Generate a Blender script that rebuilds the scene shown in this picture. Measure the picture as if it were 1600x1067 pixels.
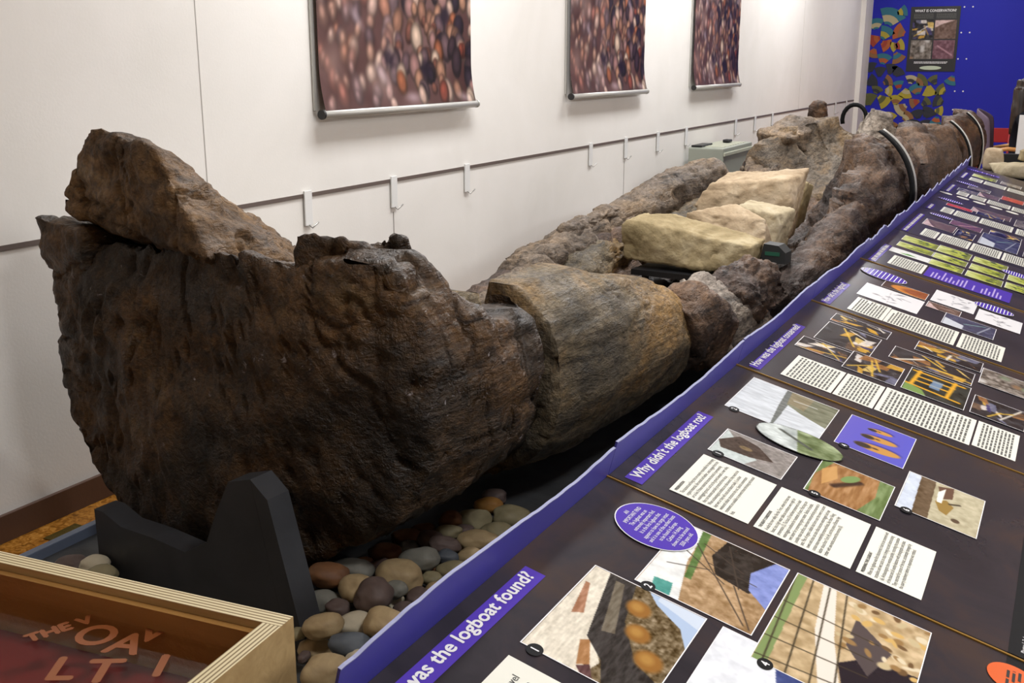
import bpy, bmesh, math, random
import numpy as np
from mathutils import Matrix, Vector

# ------------------------------------------------------------------ clear
for o in list(bpy.data.objects): bpy.data.objects.remove(o, do_unlink=True)
scene = bpy.context.scene
COL = scene.collection
R = math.radians

# ------------------------------------------------------------------ camera
cam_d = bpy.data.cameras.new('camera'); cam = bpy.data.objects.new('camera', cam_d); COL.objects.link(cam)
cam_d.sensor_width = 36.0; cam_d.lens = 1680 / 1600 * 36.0; cam_d.clip_end = 100
cam.location = (3.212, 0, 1.65)
cam.rotation_euler = (R(90 - 14.724), 0, R(27.52))
scene.camera = cam

# ------------------------------------------------------------------ world, lights, exposure
wd = bpy.data.worlds.new('room_world'); scene.world = wd; wd.use_nodes = True
wd.node_tree.nodes['Background'].inputs[0].default_value = (0.9, 0.93, 1, 1)
wd.node_tree.nodes['Background'].inputs[1].default_value = 0.25
scene.view_settings.view_transform = 'Standard'; scene.view_settings.look = 'None'
scene.view_settings.gamma = 1; scene.view_settings.exposure = 0.22
CEIL = 3.6
def area(name, loc, sx, sy, power, col=(.985, .99, 1), rot=(0, 0, 0)):
    l = bpy.data.lights.new(name, 'AREA'); l.shape = 'RECTANGLE'; l.size = sx; l.size_y = sy; l.energy = power; l.color = col
    o = bpy.data.objects.new(name, l); COL.objects.link(o); o.location = loc; o.rotation_euler = rot
    return o
area('overhead_light', (1.0, 4.8, CEIL - .06), .6, 2.4, 92)
area('overhead_light', (1.0, 8.8, CEIL - .06), .6, 2.4, 88)
area('overhead_light', (1.0, 12.8, CEIL - .06), .6, 2.4, 80)
area('overhead_light', (1.6, 16.4, CEIL - .06), .6, 1.6, 40)
area('overhead_light', (6.3, 3.5, CEIL - .06), .6, 2.4, 110)
area('overhead_light', (6.3, 9.0, CEIL - .06), .6, 2.4, 110)
area('overhead_light', (3.8, 1.6, CEIL - .06), .6, .6, 48)  # added fill over the aisle to brighten pebbles, case and first panel
def spot(name, loc, target, power, ang, blend=.6, col=(1, .97, .93), rad=.06):
    l = bpy.data.lights.new(name, 'SPOT'); l.energy = power; l.spot_size = R(ang); l.spot_blend = blend; l.color = col; l.shadow_soft_size = rad
    o = bpy.data.objects.new(name, l); COL.objects.link(o); o.location = loc
    o.rotation_euler = (Vector(target) - Vector(loc)).to_track_quat('-Z', 'Y').to_euler()
spot('track_spot', (2.3, 5.2, 3.4), (1.3, 3.6, .8), 110, 55)
spot('track_spot', (2.4, 6.6, 3.4), (1.35, 5.7, .7), 80, 45)
spot('track_spot', (2.6, 9.0, 3.4), (1.6, 8.0, .9), 110, 50)

# ------------------------------------------------------------------ helpers
def lin(c):
    c = np.asarray(c, float) / 255.0
    return tuple(np.where(c <= .04045, c / 12.92, ((c + .055) / 1.055) ** 2.4))
def tag(o, label=None, cat=None, group=None, kind=None):
    if label: o['label'] = label
    if cat: o['category'] = cat
    if group: o['group'] = group
    if kind: o['kind'] = kind
    return o
def empty(name, loc=(0, 0, 0), rz=0, label=None, cat=None, group=None):
    o = bpy.data.objects.new(name, None); COL.objects.link(o); o.location = loc; o.rotation_euler = (0, 0, rz)
    o.empty_display_size = .1
    return tag(o, label, cat, group)
def link(name, me, mat=None, parent=None, smooth=False):
    o = bpy.data.objects.new(name, me); COL.objects.link(o)
    if mat is not None and not me.materials: me.materials.append(mat)
    if parent is not None: o.parent = parent
    if smooth:
        me.polygons.foreach_set('use_smooth', np.ones(len(me.polygons), bool))
    return o
def mesh_np(name, V, F):
    me = bpy.data.meshes.new(name); me.from_pydata(np.asarray(V).tolist(), [], F if isinstance(F, list) else F.tolist())
    bm = bmesh.new(); bm.from_mesh(me); bmesh.ops.recalc_face_normals(bm, faces=bm.faces); bm.to_mesh(me); bm.free()
    return me
class MB:
    """collects shapes, one mesh"""
    def __init__(s): s.bm = bmesh.new()
    def box(s, x0, x1, y0, y1, z0, z1, bev=0):
        r = bmesh.ops.create_cube(s.bm, size=1)
        for v in r['verts']:
            v.co = Vector((x0 + (v.co.x + .5) * (x1 - x0), y0 + (v.co.y + .5) * (y1 - y0), z0 + (v.co.z + .5) * (z1 - z0)))
        if bev:
            es = list({e for v in r['verts'] for e in v.link_edges})
            bmesh.ops.bevel(s.bm, geom=es, offset=bev, segments=2, affect='EDGES', profile=.6)
        return s
    def prism(s, pts, h, axis='z', base=0.0):
        """pts 2D polygon; extruded along axis from base to base+h"""
        def mk(p, k):
            if axis == 'z': return (p[0], p[1], k)
            if axis == 'y': return (p[0], k, p[1])
            return (k, p[0], p[1])
        a = [s.bm.verts.new(mk(p, base)) for p in pts]; b = [s.bm.verts.new(mk(p, base + h)) for p in pts]
        n = len(pts); s.bm.faces.new(a); s.bm.faces.new(b[::-1])
        for i in range(n): s.bm.faces.new((a[i], b[i], b[(i + 1) % n], a[(i + 1) % n]))
        return s
    def tube(s, pts, r, seg=10):
        rings = []
        for i, p in enumerate(pts):
            p = Vector(p); a = Vector(pts[max(i - 1, 0)]); b = Vector(pts[min(i + 1, len(pts) - 1)])
            d = (b - a).normalized(); u = d.orthogonal().normalized() if i == 0 else (u - d * u.dot(d)).normalized()
            w = d.cross(u); rr = r[i] if hasattr(r, '__len__') else r
            rings.append([s.bm.verts.new(p + (u * math.cos(t) + w * math.sin(t)) * rr) for t in [2 * math.pi * k / seg for k in range(seg)]])
        for A_, B_ in zip(rings, rings[1:]):
            for k in range(seg): s.bm.faces.new((A_[k], A_[(k + 1) % seg], B_[(k + 1) % seg], B_[k]))
        s.bm.faces.new(rings[0][::-1]); s.bm.faces.new(rings[-1])
        return s
    def build(s, name, mat=None, parent=None, smooth=False):
        bmesh.ops.recalc_face_normals(s.bm, faces=s.bm.faces)
        me = bpy.data.meshes.new(name); s.bm.to_mesh(me); s.bm.free()
        return link(name, me, mat, parent, smooth)

# numpy value noise
def vn(P):
    P = np.asarray(P, float); i = np.floor(P).astype(np.int64); f = P - i; f = f * f * f * (f * (f * 6 - 15) + 10)
    def h(a, b, c):
        n = (a * 73856093) ^ (b * 19349663) ^ (c * 83492791); n = n & 0x7fffffff
        n = ((n >> 13) ^ n) & 0x7fffffff; n = (n * (n * n * 15731 + 789221) + 1376312589) & 0x7fffffff
        return n / 1073741824.0 - 1.0
    x, y, z = i[..., 0], i[..., 1], i[..., 2]; fx, fy, fz = f[..., 0], f[..., 1], f[..., 2]
    def L(a, b, t): return a + (b - a) * t
    return L(L(L(h(x, y, z), h(x + 1, y, z), fx), L(h(x, y + 1, z), h(x + 1, y + 1, z), fx), fy),
             L(L(h(x, y, z + 1), h(x + 1, y, z + 1), fx), L(h(x, y + 1, z + 1), h(x + 1, y + 1, z + 1), fx), fy), fz)
def fbm(P, oct=4, gain=.5):
    P = np.asarray(P, float); a = 1.0; r = 0
    for k in range(oct): r = r + a * vn(P * (2.03 ** k) + 17.3 * k); a *= gain
    return r
def normals_np(V, F):
    F = np.asarray(F); n = np.zeros_like(V)
    a, b, c_ = V[F[:, 0]], V[F[:, 1]], V[F[:, 2]]
    fn = np.cross(b - a, c_ - a)
    if F.shape[1] == 4: fn = np.cross(V[F[:, 2]] - V[F[:, 0]], V[F[:, 3]] - V[F[:, 1]])
    for k in range(F.shape[1]): np.add.at(n, F[:, k], fn)
    return n / np.maximum(np.linalg.norm(n, axis=1), 1e-9)[:, None]
def wood_disp(V, N, seed=0, lump=.03, grain=.010, fine=.005, crack=.018, freq=2.2, axis=1):
    """V in boat-local metres (t, s, z); the grain runs along `axis`"""
    Q = V + seed * 7.31
    g = Q * 13.0; g[:, axis] = Q[:, axis] * 1.6
    c = Q * 8.0; c[:, axis] = Q[:, axis] * .9
    warp = fbm(Q * 3.0, 2)[:, None] * .6
    d = lump * fbm(Q * freq, 3) + grain * fbm(g + warp, 3) + fine * fbm(Q * 34, 2)
    k = np.abs(vn(c + warp * 1.5)); d = d - crack * np.clip(1 - k / .09, 0, 1) ** 1.3
    k2 = np.abs(vn(Q * 5.0 + 40)); d = d - crack * .6 * np.clip(1 - k2 / .05, 0, 1)
    return V + N * d[:, None]
def recalc(me):
    bm = bmesh.new(); bm.from_mesh(me); bmesh.ops.recalc_face_normals(bm, faces=bm.faces); bm.to_mesh(me); bm.free()
def mesh_vf(me):
    V = np.zeros(len(me.vertices) * 3); me.vertices.foreach_get('co', V); V = V.reshape(-1, 3)
    N = np.zeros(len(me.vertices) * 3); me.vertices.foreach_get('normal', N); return V, N.reshape(-1, 3)
def displace(me, fn):
    V, N = mesh_vf(me); V2 = fn(V, N); me.vertices.foreach_set('co', np.asarray(V2, float).ravel()); me.update()

# ------------------------------------------------------------------ materials
MATS = {}
def nt(name):
    m = bpy.data.materials.new(name); m.use_nodes = True; MATS[name] = m
    t = m.node_tree; return m, t, t.nodes['Principled BSDF']
def plain(name, rgb, rough=.5, spec=.5, metal=0, bump=0, bscale=60, coat=0):
    m, t, b = nt(name); b.inputs['Base Color'].default_value = (*lin(rgb), 1); b.inputs['Roughness'].default_value = rough
    b.inputs['Specular IOR Level'].default_value = spec; b.inputs['Metallic'].default_value = metal; b.inputs['Coat Weight'].default_value = coat
    if bump: add_bump(t, b, bump, bscale)
    return m
def add_bump(t, b, strength, scale, dist=.01, stretch=None, detail=6):
    n = t.nodes.new('ShaderNodeTexNoise'); n.inputs['Scale'].default_value = scale; n.inputs['Detail'].default_value = detail
    tc = t.nodes.new('ShaderNodeTexCoord'); src = tc.outputs['Object']
    if stretch:
        mp = t.nodes.new('ShaderNodeMapping'); mp.inputs['Scale'].default_value = stretch; t.links.new(src, mp.inputs[0]); src = mp.outputs[0]
    t.links.new(src, n.inputs['Vector'])
    bp = t.nodes.new('ShaderNodeBump'); bp.inputs['Strength'].default_value = strength; bp.inputs['Distance'].default_value = dist
    t.links.new(n.outputs['Fac'], bp.inputs['Height']); t.links.new(bp.outputs[0], b.inputs['Normal'])
    return bp
def ramp(t, src, stops):
    r = t.nodes.new('ShaderNodeValToRGB'); e = r.color_ramp.elements
    while len(e) < len(stops): e.new(.5)
    for k, (p, c) in enumerate(stops): e[k].position = p; e[k].color = (*lin(c), 1)
    t.links.new(src, r.inputs[0]); return r.outputs[0]
def mottled(name, stops, scale=3, detail=8, rough=.6, bump=.3, bscale=40, stretch=None, spec=.4, distort=.5, bdist=.01, nrough=.6, coat=0, rmap=None, bstretch=None):
    m, t, b = nt(name)
    tc = t.nodes.new('ShaderNodeTexCoord'); mp = t.nodes.new('ShaderNodeMapping'); t.links.new(tc.outputs['Object'], mp.inputs[0])
    if stretch: mp.inputs['Scale'].default_value = stretch
    n = t.nodes.new('ShaderNodeTexNoise'); n.inputs['Scale'].default_value = scale; n.inputs['Detail'].default_value = detail
    n.inputs['Roughness'].default_value = nrough; n.inputs['Distortion'].default_value = distort
    t.links.new(mp.outputs[0], n.inputs['Vector'])
    t.links.new(ramp(t, n.outputs['Fac'], stops), b.inputs['Base Color'])
    b.inputs['Roughness'].default_value = rough; b.inputs['Specular IOR Level'].default_value = spec; b.inputs['Coat Weight'].default_value = coat
    if rmap:
        n2 = t.nodes.new('ShaderNodeTexNoise'); n2.inputs['Scale'].default_value = rmap[0]; n2.inputs['Detail'].default_value = 5
        t.links.new(tc.outputs['Object'], n2.inputs['Vector'])
        mr = t.nodes.new('ShaderNodeMapRange'); mr.inputs[1].default_value = .45; mr.inputs[2].default_value = .62
        mr.inputs[3].default_value = rmap[1]; mr.inputs[4].default_value = rmap[2]
        t.links.new(n2.outputs['Fac'], mr.inputs[0]); t.links.new(mr.outputs[0], b.inputs['Roughness'])
    if bump: add_bump(t, b, bump, bscale, bdist, bstretch)
    return m
def wood_old(name, dark, mid, warm, pale, scale=2.6, rough=(.38, .75), bias=0.0, flecks=False):
    """ancient waterlogged oak: patches of black, brown, ochre; streaked along local Y"""
    m, t, b = nt(name)
    tc = t.nodes.new('ShaderNodeTexCoord')
    def noise(sc, st, det=8, dist=.4, ro=.62):
        mp = t.nodes.new('ShaderNodeMapping'); mp.inputs['Scale'].default_value = st; t.links.new(tc.outputs['Object'], mp.inputs[0])
        n = t.nodes.new('ShaderNodeTexNoise'); n.inputs['Scale'].default_value = sc; n.inputs['Detail'].default_value = det
        n.inputs['Distortion'].default_value = dist; n.inputs['Roughness'].default_value = ro
        t.links.new(mp.outputs[0], n.inputs['Vector']); return n.outputs['Fac']
    base = ramp(t, noise(scale, (1, .6, 1)), [(.30 + bias, dark), (.46 + bias, mid), (.60 + bias, warm), (.72 + bias, pale)])
    streak = ramp(t, noise(18, (1, .09, 1), 7, 1.0), [(.33, (60, 54, 50)), (.43, (196, 190, 182)), (.62, (255, 252, 246))])
    mx = t.nodes.new('ShaderNodeMix'); mx.data_type = 'RGBA'; mx.blend_type = 'MULTIPLY'; mx.inputs[0].default_value = .75
    t.links.new(base, mx.inputs[6]); t.links.new(streak, mx.inputs[7])
    spk = ramp(t, noise(55, (1, .5, 1), 3, 0), [(.35, (120, 115, 110)), (.6, (255, 255, 255))])
    mx2 = t.nodes.new('ShaderNodeMix'); mx2.data_type = 'RGBA'; mx2.blend_type = 'MULTIPLY'; mx2.inputs[0].default_value = .6
    t.links.new(mx.outputs[2], mx2.inputs[6]); t.links.new(spk, mx2.inputs[7]); fin = mx2.outputs[2]
    if flecks:      # wet highlights painted into the colour as pale specks
        fm = t.nodes.new('ShaderNodeMath'); fm.operation = 'MULTIPLY'
        t.links.new(ramp(t, noise(26, (1, 1, 1), 4, .6), [(.64, (0, 0, 0)), (.70, (255, 255, 255))]), fm.inputs[0]); t.links.new(ramp(t, noise(3.2, (1, 1, 1), 2, 0), [(.54, (0, 0, 0)), (.64, (255, 255, 255))]), fm.inputs[1])
        mx3 = t.nodes.new('ShaderNodeMix'); mx3.data_type = 'RGBA'; t.links.new(fm.outputs[0], mx3.inputs[0]); t.links.new(fin, mx3.inputs[6]); mx3.inputs[7].default_value = (*lin((176, 168, 170)), 1); fin = mx3.outputs[2]
    t.links.new(fin, b.inputs['Base Color'])
    mr = t.nodes.new('ShaderNodeMapRange'); mr.inputs[1].default_value = .42; mr.inputs[2].default_value = .6
    mr.inputs[3].default_value = rough[0]; mr.inputs[4].default_value = rough[1]
    t.links.new(noise(7, (1, 1, 1), 5), mr.inputs[0]); t.links.new(mr.outputs[0], b.inputs['Roughness'])
    b.inputs['Specular IOR Level'].default_value = .45
    a = t.nodes.new('ShaderNodeMath'); a.operation = 'ADD'
    t.links.new(noise(30, (1, .12, 1), 6, 1.0), a.inputs[0]); t.links.new(noise(70, (1, .6, 1), 4), a.inputs[1])
    bp = t.nodes.new('ShaderNodeBump'); bp.inputs['Strength'].default_value = .9; bp.inputs['Distance'].default_value = .014
    t.links.new(a.outputs[0], bp.inputs['Height']); t.links.new(bp.outputs[0], b.inputs['Normal'])
    return m
W_BOW = wood_old('oak_bow', (32, 26, 20), (66, 50, 31), (104, 74, 38), (120, 100, 68), rough=(.32, .7), flecks=True)
W_SLAB = wood_old('oak_prow', (66, 52, 38), (110, 84, 54), (142, 110, 70), (166, 146, 112), rough=(.5, .8))
W_MID = wood_old('oak_mid', (70, 66, 58), (122, 108, 84), (158, 124, 72), (160, 146, 120), rough=(.5, .8))
W_GREY = wood_old('oak_grey', (76, 66, 60), (130, 116, 102), (150, 128, 102), (180, 166, 146), rough=(.6, .85))
W_PLUM = wood_old('oak_plum', (50, 41, 37), (94, 79, 72), (122, 94, 70), (146, 131, 122), rough=(.5, .8))
W_STERN = wood_old('oak_stern', (42, 31, 25), (84, 60, 43), (112, 80, 50), (128, 112, 92), rough=(.45, .75))
W_ASH = wood_old('oak_ash', (78, 70, 63), (124, 114, 102), (138, 114, 82), (166, 157, 144), rough=(.6, .85))
W_PALE = wood_old('oak_pale', (104, 94, 86), (160, 150, 140), (184, 172, 158), (214, 206, 194), rough=(.6, .85))
WALL = mottled('wall_paint', [(.35, (226, 223, 217)), (.65, (232, 229, 224))], scale=1.5, rough=.6, bump=.04, bscale=90, spec=.3)
BLUE = plain('blue_paint', (26, 32, 165), .55, .3)
DARKLINE = plain('rail_dark', (96, 84, 78), .5); SEAM = plain('board_seam', (176, 172, 166), .6)
WHITEMET = plain('white_metal', (222, 222, 220), .4)
STEEL = plain('steel', (170, 168, 164), .3, metal=.8)
BASEB = plain('brown_baseboard', (84, 60, 48), .35, .5, bump=.05)
FLOORM = mottled('cork_floor', [(.3, (92, 56, 18)), (.5, (150, 98, 34)), (.7, (188, 134, 62))], scale=38, detail=4, rough=.18, bump=.05, bscale=80, distort=1.2, rmap=(3, .1, .35))
TRAYM = mottled('tray_grey', [(.35, (62, 64, 66)), (.65, (84, 86, 88))], scale=6, rough=.55, bump=.1, bscale=120)
RIMM = plain('tray_rim', (112, 124, 146), .4)
CRADLE = mottled('cradle_paint', [(.35, (50, 51, 54)), (.65, (62, 63, 66))], scale=4, rough=.45, bump=.05)
BLACKM = plain('black_metal', (22, 22, 24), .4)
def sand(name, a, b, c_, seed=0):
    return mottled(name, [(.28, a), (.5, b), (.72, c_)], scale=5, detail=9, rough=.85, bump=.5, bscale=45, spec=.2, bdist=.012)
SAND1 = sand('sandstone_olive', (116, 102, 72), (156, 140, 106), (188, 174, 142))
SAND2 = sand('sandstone_buff', (144, 124, 98), (180, 160, 132), (204, 188, 163))
SAND3 = sand('sandstone_cream', (142, 128, 102), (182, 169, 141), (204, 194, 172))

# ------------------------------------------------------------------ room
def struct(o): o['kind'] = 'structure'; return o
XR, YB, YF = 7.5, -3.0, 18.35
struct(MB().box(-.0, XR, YB, YF, -.1, 0).build('floor', FLOORM))
struct(MB().box(-.15, 0, YB, YF, -.1, CEIL).build('wall_left', WALL))
struct(MB().box(-.15, XR, YF, YF + .15, -.1, CEIL).build('wall_far', BLUE))
struct(MB().box(XR, XR + .15, YB, YF, -.1, CEIL).build('wall_right', WALL))
struct(MB().box(-.15, XR, YB - .15, YB, -.1, CEIL).build('wall_back', WALL))
struct(MB().box(-.15, XR + .15, YB - .15, YF + .15, CEIL, CEIL + .1).build('ceiling', plain('ceiling_white', (225, 224, 220), .8)))
struct(MB().box(0, .018, YB, YF, 0, .1, .003).build('baseboard_left', BASEB))
struct(MB().box(0, .07, 17.75, YF, .1, CEIL).build('trim_1', WALL))
# dark rail in the wall with a shadow gap, thin vertical board joints
struct(MB().box(0, .006, YB, 17.7, 1.018, 1.036).build('trim_2', DARKLINE))
for k, (y, z0, z1) in enumerate([(3.41, 1.036, CEIL), (4.79, .1, .86), (8.1, .1, .86), (14.0, 1.036, CEIL)]):
    struct(MB().box(0, .0015, y, y + .004, z0, z1).build('trim_%d' % (k + 3), SEAM if z0 > 1 else DARKLINE))
brk = None
for y in (4.06, 4.79, 5.57, 7.41, 8.11, 8.85, 9.6, 11.2, 11.95, 12.7, 14.6, 15.4, 16.3, 17.1):
    e = empty('wall_bracket', (0, y, 1.03), 0, 'white metal bracket strip hooked over the dark wall rail', 'bracket', 'brackets along the wall rail')
    if brk is None:
        pl = MB().box(.006, .014, -.028, .028, -.145, .02, .002).build('plate', WHITEMET, e)
        hk = MB().tube([(.008, 0, -.14), (.03, 0, -.155), (.045, .03, -.13)], .004, 8).build('hook', STEEL, e, True)
        brk = (pl, hk)
    else:
        for p in brk:
            c2 = p.copy(); COL.objects.link(c2); c2.parent = e

# ------------------------------------------------------------------ painted prints (flat pictures as vertex colours)
class Cv:
    def __init__(s, w, h, bg, seed=0):
        s.w, s.h = w, h; s.a = np.ones((h, w, 3)) * np.array(bg, float)
        yy, xx = np.mgrid[0:h, 0:w]; s.x = xx / (w - 1); s.y = yy / (h - 1); s.asp = w / h; s.r = random.Random(seed); s.seed = seed
    def mix(s, m, col): m = np.clip(m, 0, 1)[..., None]; s.a = s.a * (1 - m) + np.array(col, float) * m; return s
    def noise(s, amp, sc, col=None, thr=None, st=(1, 1)):
        P = np.stack([s.x * sc * s.asp * st[0], s.y * sc * st[1], np.full_like(s.x, s.seed * 3.7)], -1); n = fbm(P, 4)
        if col is None: s.a = s.a + (n * amp)[..., None]
        else: s.mix(np.clip((n - thr) * 4, 0, 1) * amp, col)
        return s
    def poly(s, pts, col, op=1):
        m = np.zeros(s.x.shape, bool); n = len(pts)
        for i in range(n):
            (x0, y0), (x1, y1) = pts[i], pts[(i + 1) % n]
            cond = ((y0 > s.y) != (y1 > s.y)); m ^= cond & (s.x < (x1 - x0) * (s.y - y0) / ((y1 - y0) or 1e-9) + x0)
        return s.mix(m * op, col)
    def ell(s, cx, cy, rx, ry, col, ang=0, soft=.15, op=1):
        dx = (s.x - cx) * s.asp; dy = s.y - cy; c_, n_ = math.cos(ang), math.sin(ang)
        u = (dx * c_ + dy * n_) / (rx * s.asp); v = (-dx * n_ + dy * c_) / ry; d = np.sqrt(u * u + v * v)
        return s.mix(np.clip((1 - d) / max(soft, 1e-3), 0, 1) * op, col)
    def line(s, x0, y0, x1, y1, wd_, col):
        dx, dy = (x1 - x0) * s.asp, y1 - y0; L = math.hypot(dx, dy); px, py = (s.x - x0) * s.asp, s.y - y0
        t = np.clip((px * dx + py * dy) / (L * L), 0, 1); d = np.hypot(px - t * dx, py - t * dy)
        return s.mix(np.clip(1.5 - d / wd_, 0, 1), col)
    def vgrad(s, y0, y1, col, op=1): return s.mix(np.clip((s.y - y0) / (y1 - y0), 0, 1) * op, col)
    def soften(s):
        p = np.pad(s.a, ((1, 1), (1, 1), (0, 0)), 'edge'); s.a = (4 * p[1:-1, 1:-1] + p[:-2, 1:-1] + p[2:, 1:-1] + p[1:-1, :-2] + p[1:-1, 2:]) / 8; return s
    def mesh(s, name, W, H, curve=None):
        s.soften(); w, h = s.w, s.h; V = np.stack([s.x * W, s.y * H, np.zeros_like(s.x)], -1).reshape(-1, 3)
        if curve is not None: V[:, 2] = curve(s.x, s.y).ravel()
        i = (np.arange(h - 1)[:, None] * w + np.arange(w - 1)[None]).ravel(); F = np.stack([i, i + 1, i + w + 1, i + w], -1)
        me = bpy.data.meshes.new(name); me.from_pydata(V.tolist(), [], F.tolist())
        at = me.color_attributes.new('Col', 'FLOAT_COLOR', 'POINT')
        c_ = np.clip(s.a, 0, 255).reshape(-1, 3) / 255.0; c_ = np.where(c_ <= .04045, c_ / 12.92, ((c_ + .055) / 1.055) ** 2.4)
        at.data.foreach_set('color', np.concatenate([c_, np.ones((len(c_), 1))], 1).ravel()); return me
def print_mat(name, rough, coat=0):
    m, t, b = nt(name); a = t.nodes.new('ShaderNodeAttribute'); a.attribute_name = 'Col'; t.links.new(a.outputs['Color'], b.inputs['Base Color'])
    b.inputs['Roughness'].default_value = rough; b.inputs['Coat Weight'].default_value = coat; b.inputs['Coat Roughness'].default_value = .15; b.inputs['Specular IOR Level'].default_value = .22; return m
PRINT = print_mat('laminated_print', .15); PPRINT = print_mat('poster_print', .4)

# pebble poster picture
def poster_canvas():
    cv = Cv(170, 210, (84, 58, 56), 5); cv.noise(22, 5); r = random.Random(8)
    pal = [(128, 92, 76), (146, 108, 88), (104, 66, 56), (116, 58, 46), (170, 142, 128), (92, 72, 76), (180, 156, 138), (54, 40, 46), (136, 102, 98), (42, 32, 42), (134, 80, 56)]
    pts = sorted([(r.random(), r.random()) for _ in range(560)], key=lambda p: -p[1])
    for x, y in pts:
        rr = .020 + .022 * r.random(); blur = max(0.15, 1.1 - 1.6 * x); c_ = np.array(pal[int(r.random() * len(pal))], float)
        if x < .45: c_ = c_ * .6 + np.array((170, 140, 134)) * .4
        a = math.pi / 2 + r.uniform(-.5, .5); ra = rr * r.uniform(1.0, 1.7)
        cv.ell(x, y, ra, rr * .9, c_ * .45, a, blur, .9); cv.ell(x - .002, y + .005, ra * .85, rr * .72, c_, a, max(blur, .4), .95)
        cv.ell(x - .004, y + .010, ra * .4, rr * .35, np.minimum(c_ * 1.3, 255), a, .8, .7)
    for k in range(16):
        x0, y0 = r.random(), r.random()
        cv.ell(x0, y0, .07, .02, (200, 180, 190), r.uniform(-.8, .8), 1.0, .55)
    for k in range(14): cv.ell(r.uniform(0, .4), r.random(), .10, .07, (196, 170, 160), 0, 1.0, .4)
    for k in range(10): cv.ell(r.uniform(.4, 1), r.random(), .05, .035, (30, 22, 36), r.uniform(-1, 1), .7, .8)
    return cv
pcv = poster_canvas(); PW, PH = 1.47, 1.85
pcurve = lambda x, y: .02 + .03 * np.clip((.12 - y) / .12, 0, 1) ** 2
pmesh = pcv.mesh('poster_picture', PW - .04, PH, pcurve)
CAPM = plain('rail_cap', (28, 26, 26), .5); RAILM = plain('rail_alu', (186, 184, 178), .35, metal=.3)
for k, (y, desc) in enumerate([(4.14, 'above the bow of the old boat'), (6.95, 'between the two other pebble banners'), (9.63, 'near the grey heater')]):
    e = empty('hanging_banner', (0, y, 1.385), 0, 'large hanging banner print of wet brown pebbles, ' + desc, 'banner', 'pebble banners on the white wall')
    p = link('picture', pmesh, PPRINT, e); p.matrix_local = Matrix(((0, 0, 1, .012), (1, 0, 0, .02), (0, 1, 0, .03), (0, 0, 0, 1)))
    MB().tube([(.05, .012, .012), (.05, PW, .012)], .021, 20).build('bottom_rail', RAILM, e, True)
    for yy in (0, PW): MB().tube([(.05, yy, .012), (.05, yy + .012, .012)], .023, 20).build('end_cap', CAPM if yy == 0 else RAILM, e)
    MB().box(.004, .012, .0, .02, .03, PH + .03).build('side_channel', RAILM, e)
    MB().box(.002, .05, 0, PW, PH + .03, PH + .06, .004).build('top_rail', RAILM, e)

# ------------------------------------------------------------------ heater cabinet by the wall
HM = plain('heater_grey', (150, 154, 142), .45); HM2 = plain('heater_light', (176, 178, 160), .5)
e = empty('storage_heater', (.05, 9.55, 0), 0, 'grey-green metal storage heater standing against the white wall', 'heater')
MB().box(0, .33, 0, .95, .06, .87, .012).build('casing', HM, e)
for k in range(9): MB().box(.05, .29, .12 + k * .085, .17 + k * .085, .866, .876, .002).build('grille_slat', HM2, e)
MB().box(.33, .344, .0, .95, .80, .83, .003).build('front_ledge', HM2, e)
MB().box(.03, .30, .03, .92, 0, .06).build('plinth', BLACKM, e)
MB().box(.02, .12, .02, .34, .872, .89, .004).build('control_plate', BLACKM, e)
tag(MB().box(-.035, .035, -.05, .05, 0, .03, .012).build('small_box', BLACKM), 'small black box lying on top of the grey heater', 'box').location = (.22, 10.2, .8775)

# ------------------------------------------------------------------ base tray and cradle
A = R(5); B0 = Vector((1.05, 2.3, 0))
def WB(s, t, z): return Vector((B0.x + math.sin(A) * s + math.cos(A) * t, B0.y + math.cos(A) * s - math.sin(A) * t, z))
TZ = .10
tr = empty('display_tray', (.42, 1.3, 0), 0, 'long low dark grey display tray with blue-grey rim under the boat', 'tray')
MB().box(0, 2.08, 0, 11.2, 0, TZ).build('tray_floor', TRAYM, tr)
for bx_ in ((-.03, 0, 0, 11.2), (-.03, 2.08, -.03, 0), (-.03, 2.08, 11.2, 11.23)):
    MB().box(bx_[0], bx_[1], bx_[2], bx_[3], 0, .135, .004).build('rim', RIMM, tr)
tag(MB().box(-.05, .05, -.07, .07, 0, .004).build('floor_plate', plain('brass', (120, 104, 50), .25, metal=.7)), 'small brass plate set in the cork floor beside the baseboard', 'floor plate').location = (.16, 2.42, 0)
cr = empty('boat_cradle', WB(-.02, 0, TZ + .0005), -A, 'dark grey painted notched support block under the bow', 'support')
pts = [(-.36, 0), (.43, 0), (.325, .465), (.24, .44), (.18, .33), (.135, .235), (.04, .18), (-.10, .19), (-.24, .19), (-.32, .22), (-.36, .22)]
MB().prism(pts, .08, 'y', -.20).build('front_board', CRADLE, cr)
MB().prism([(.4305, 0), (.50, 0), (.385, .42), (.326, .465)], .08, 'y', -.20).build('side_cheek', CRADLE, cr)
MB().prism([(-.36, 0), (.42, 0), (.42, .02), (-.36, .02)], .40, 'y', -.1195).build('rear_block', CRADLE, cr)

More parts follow.
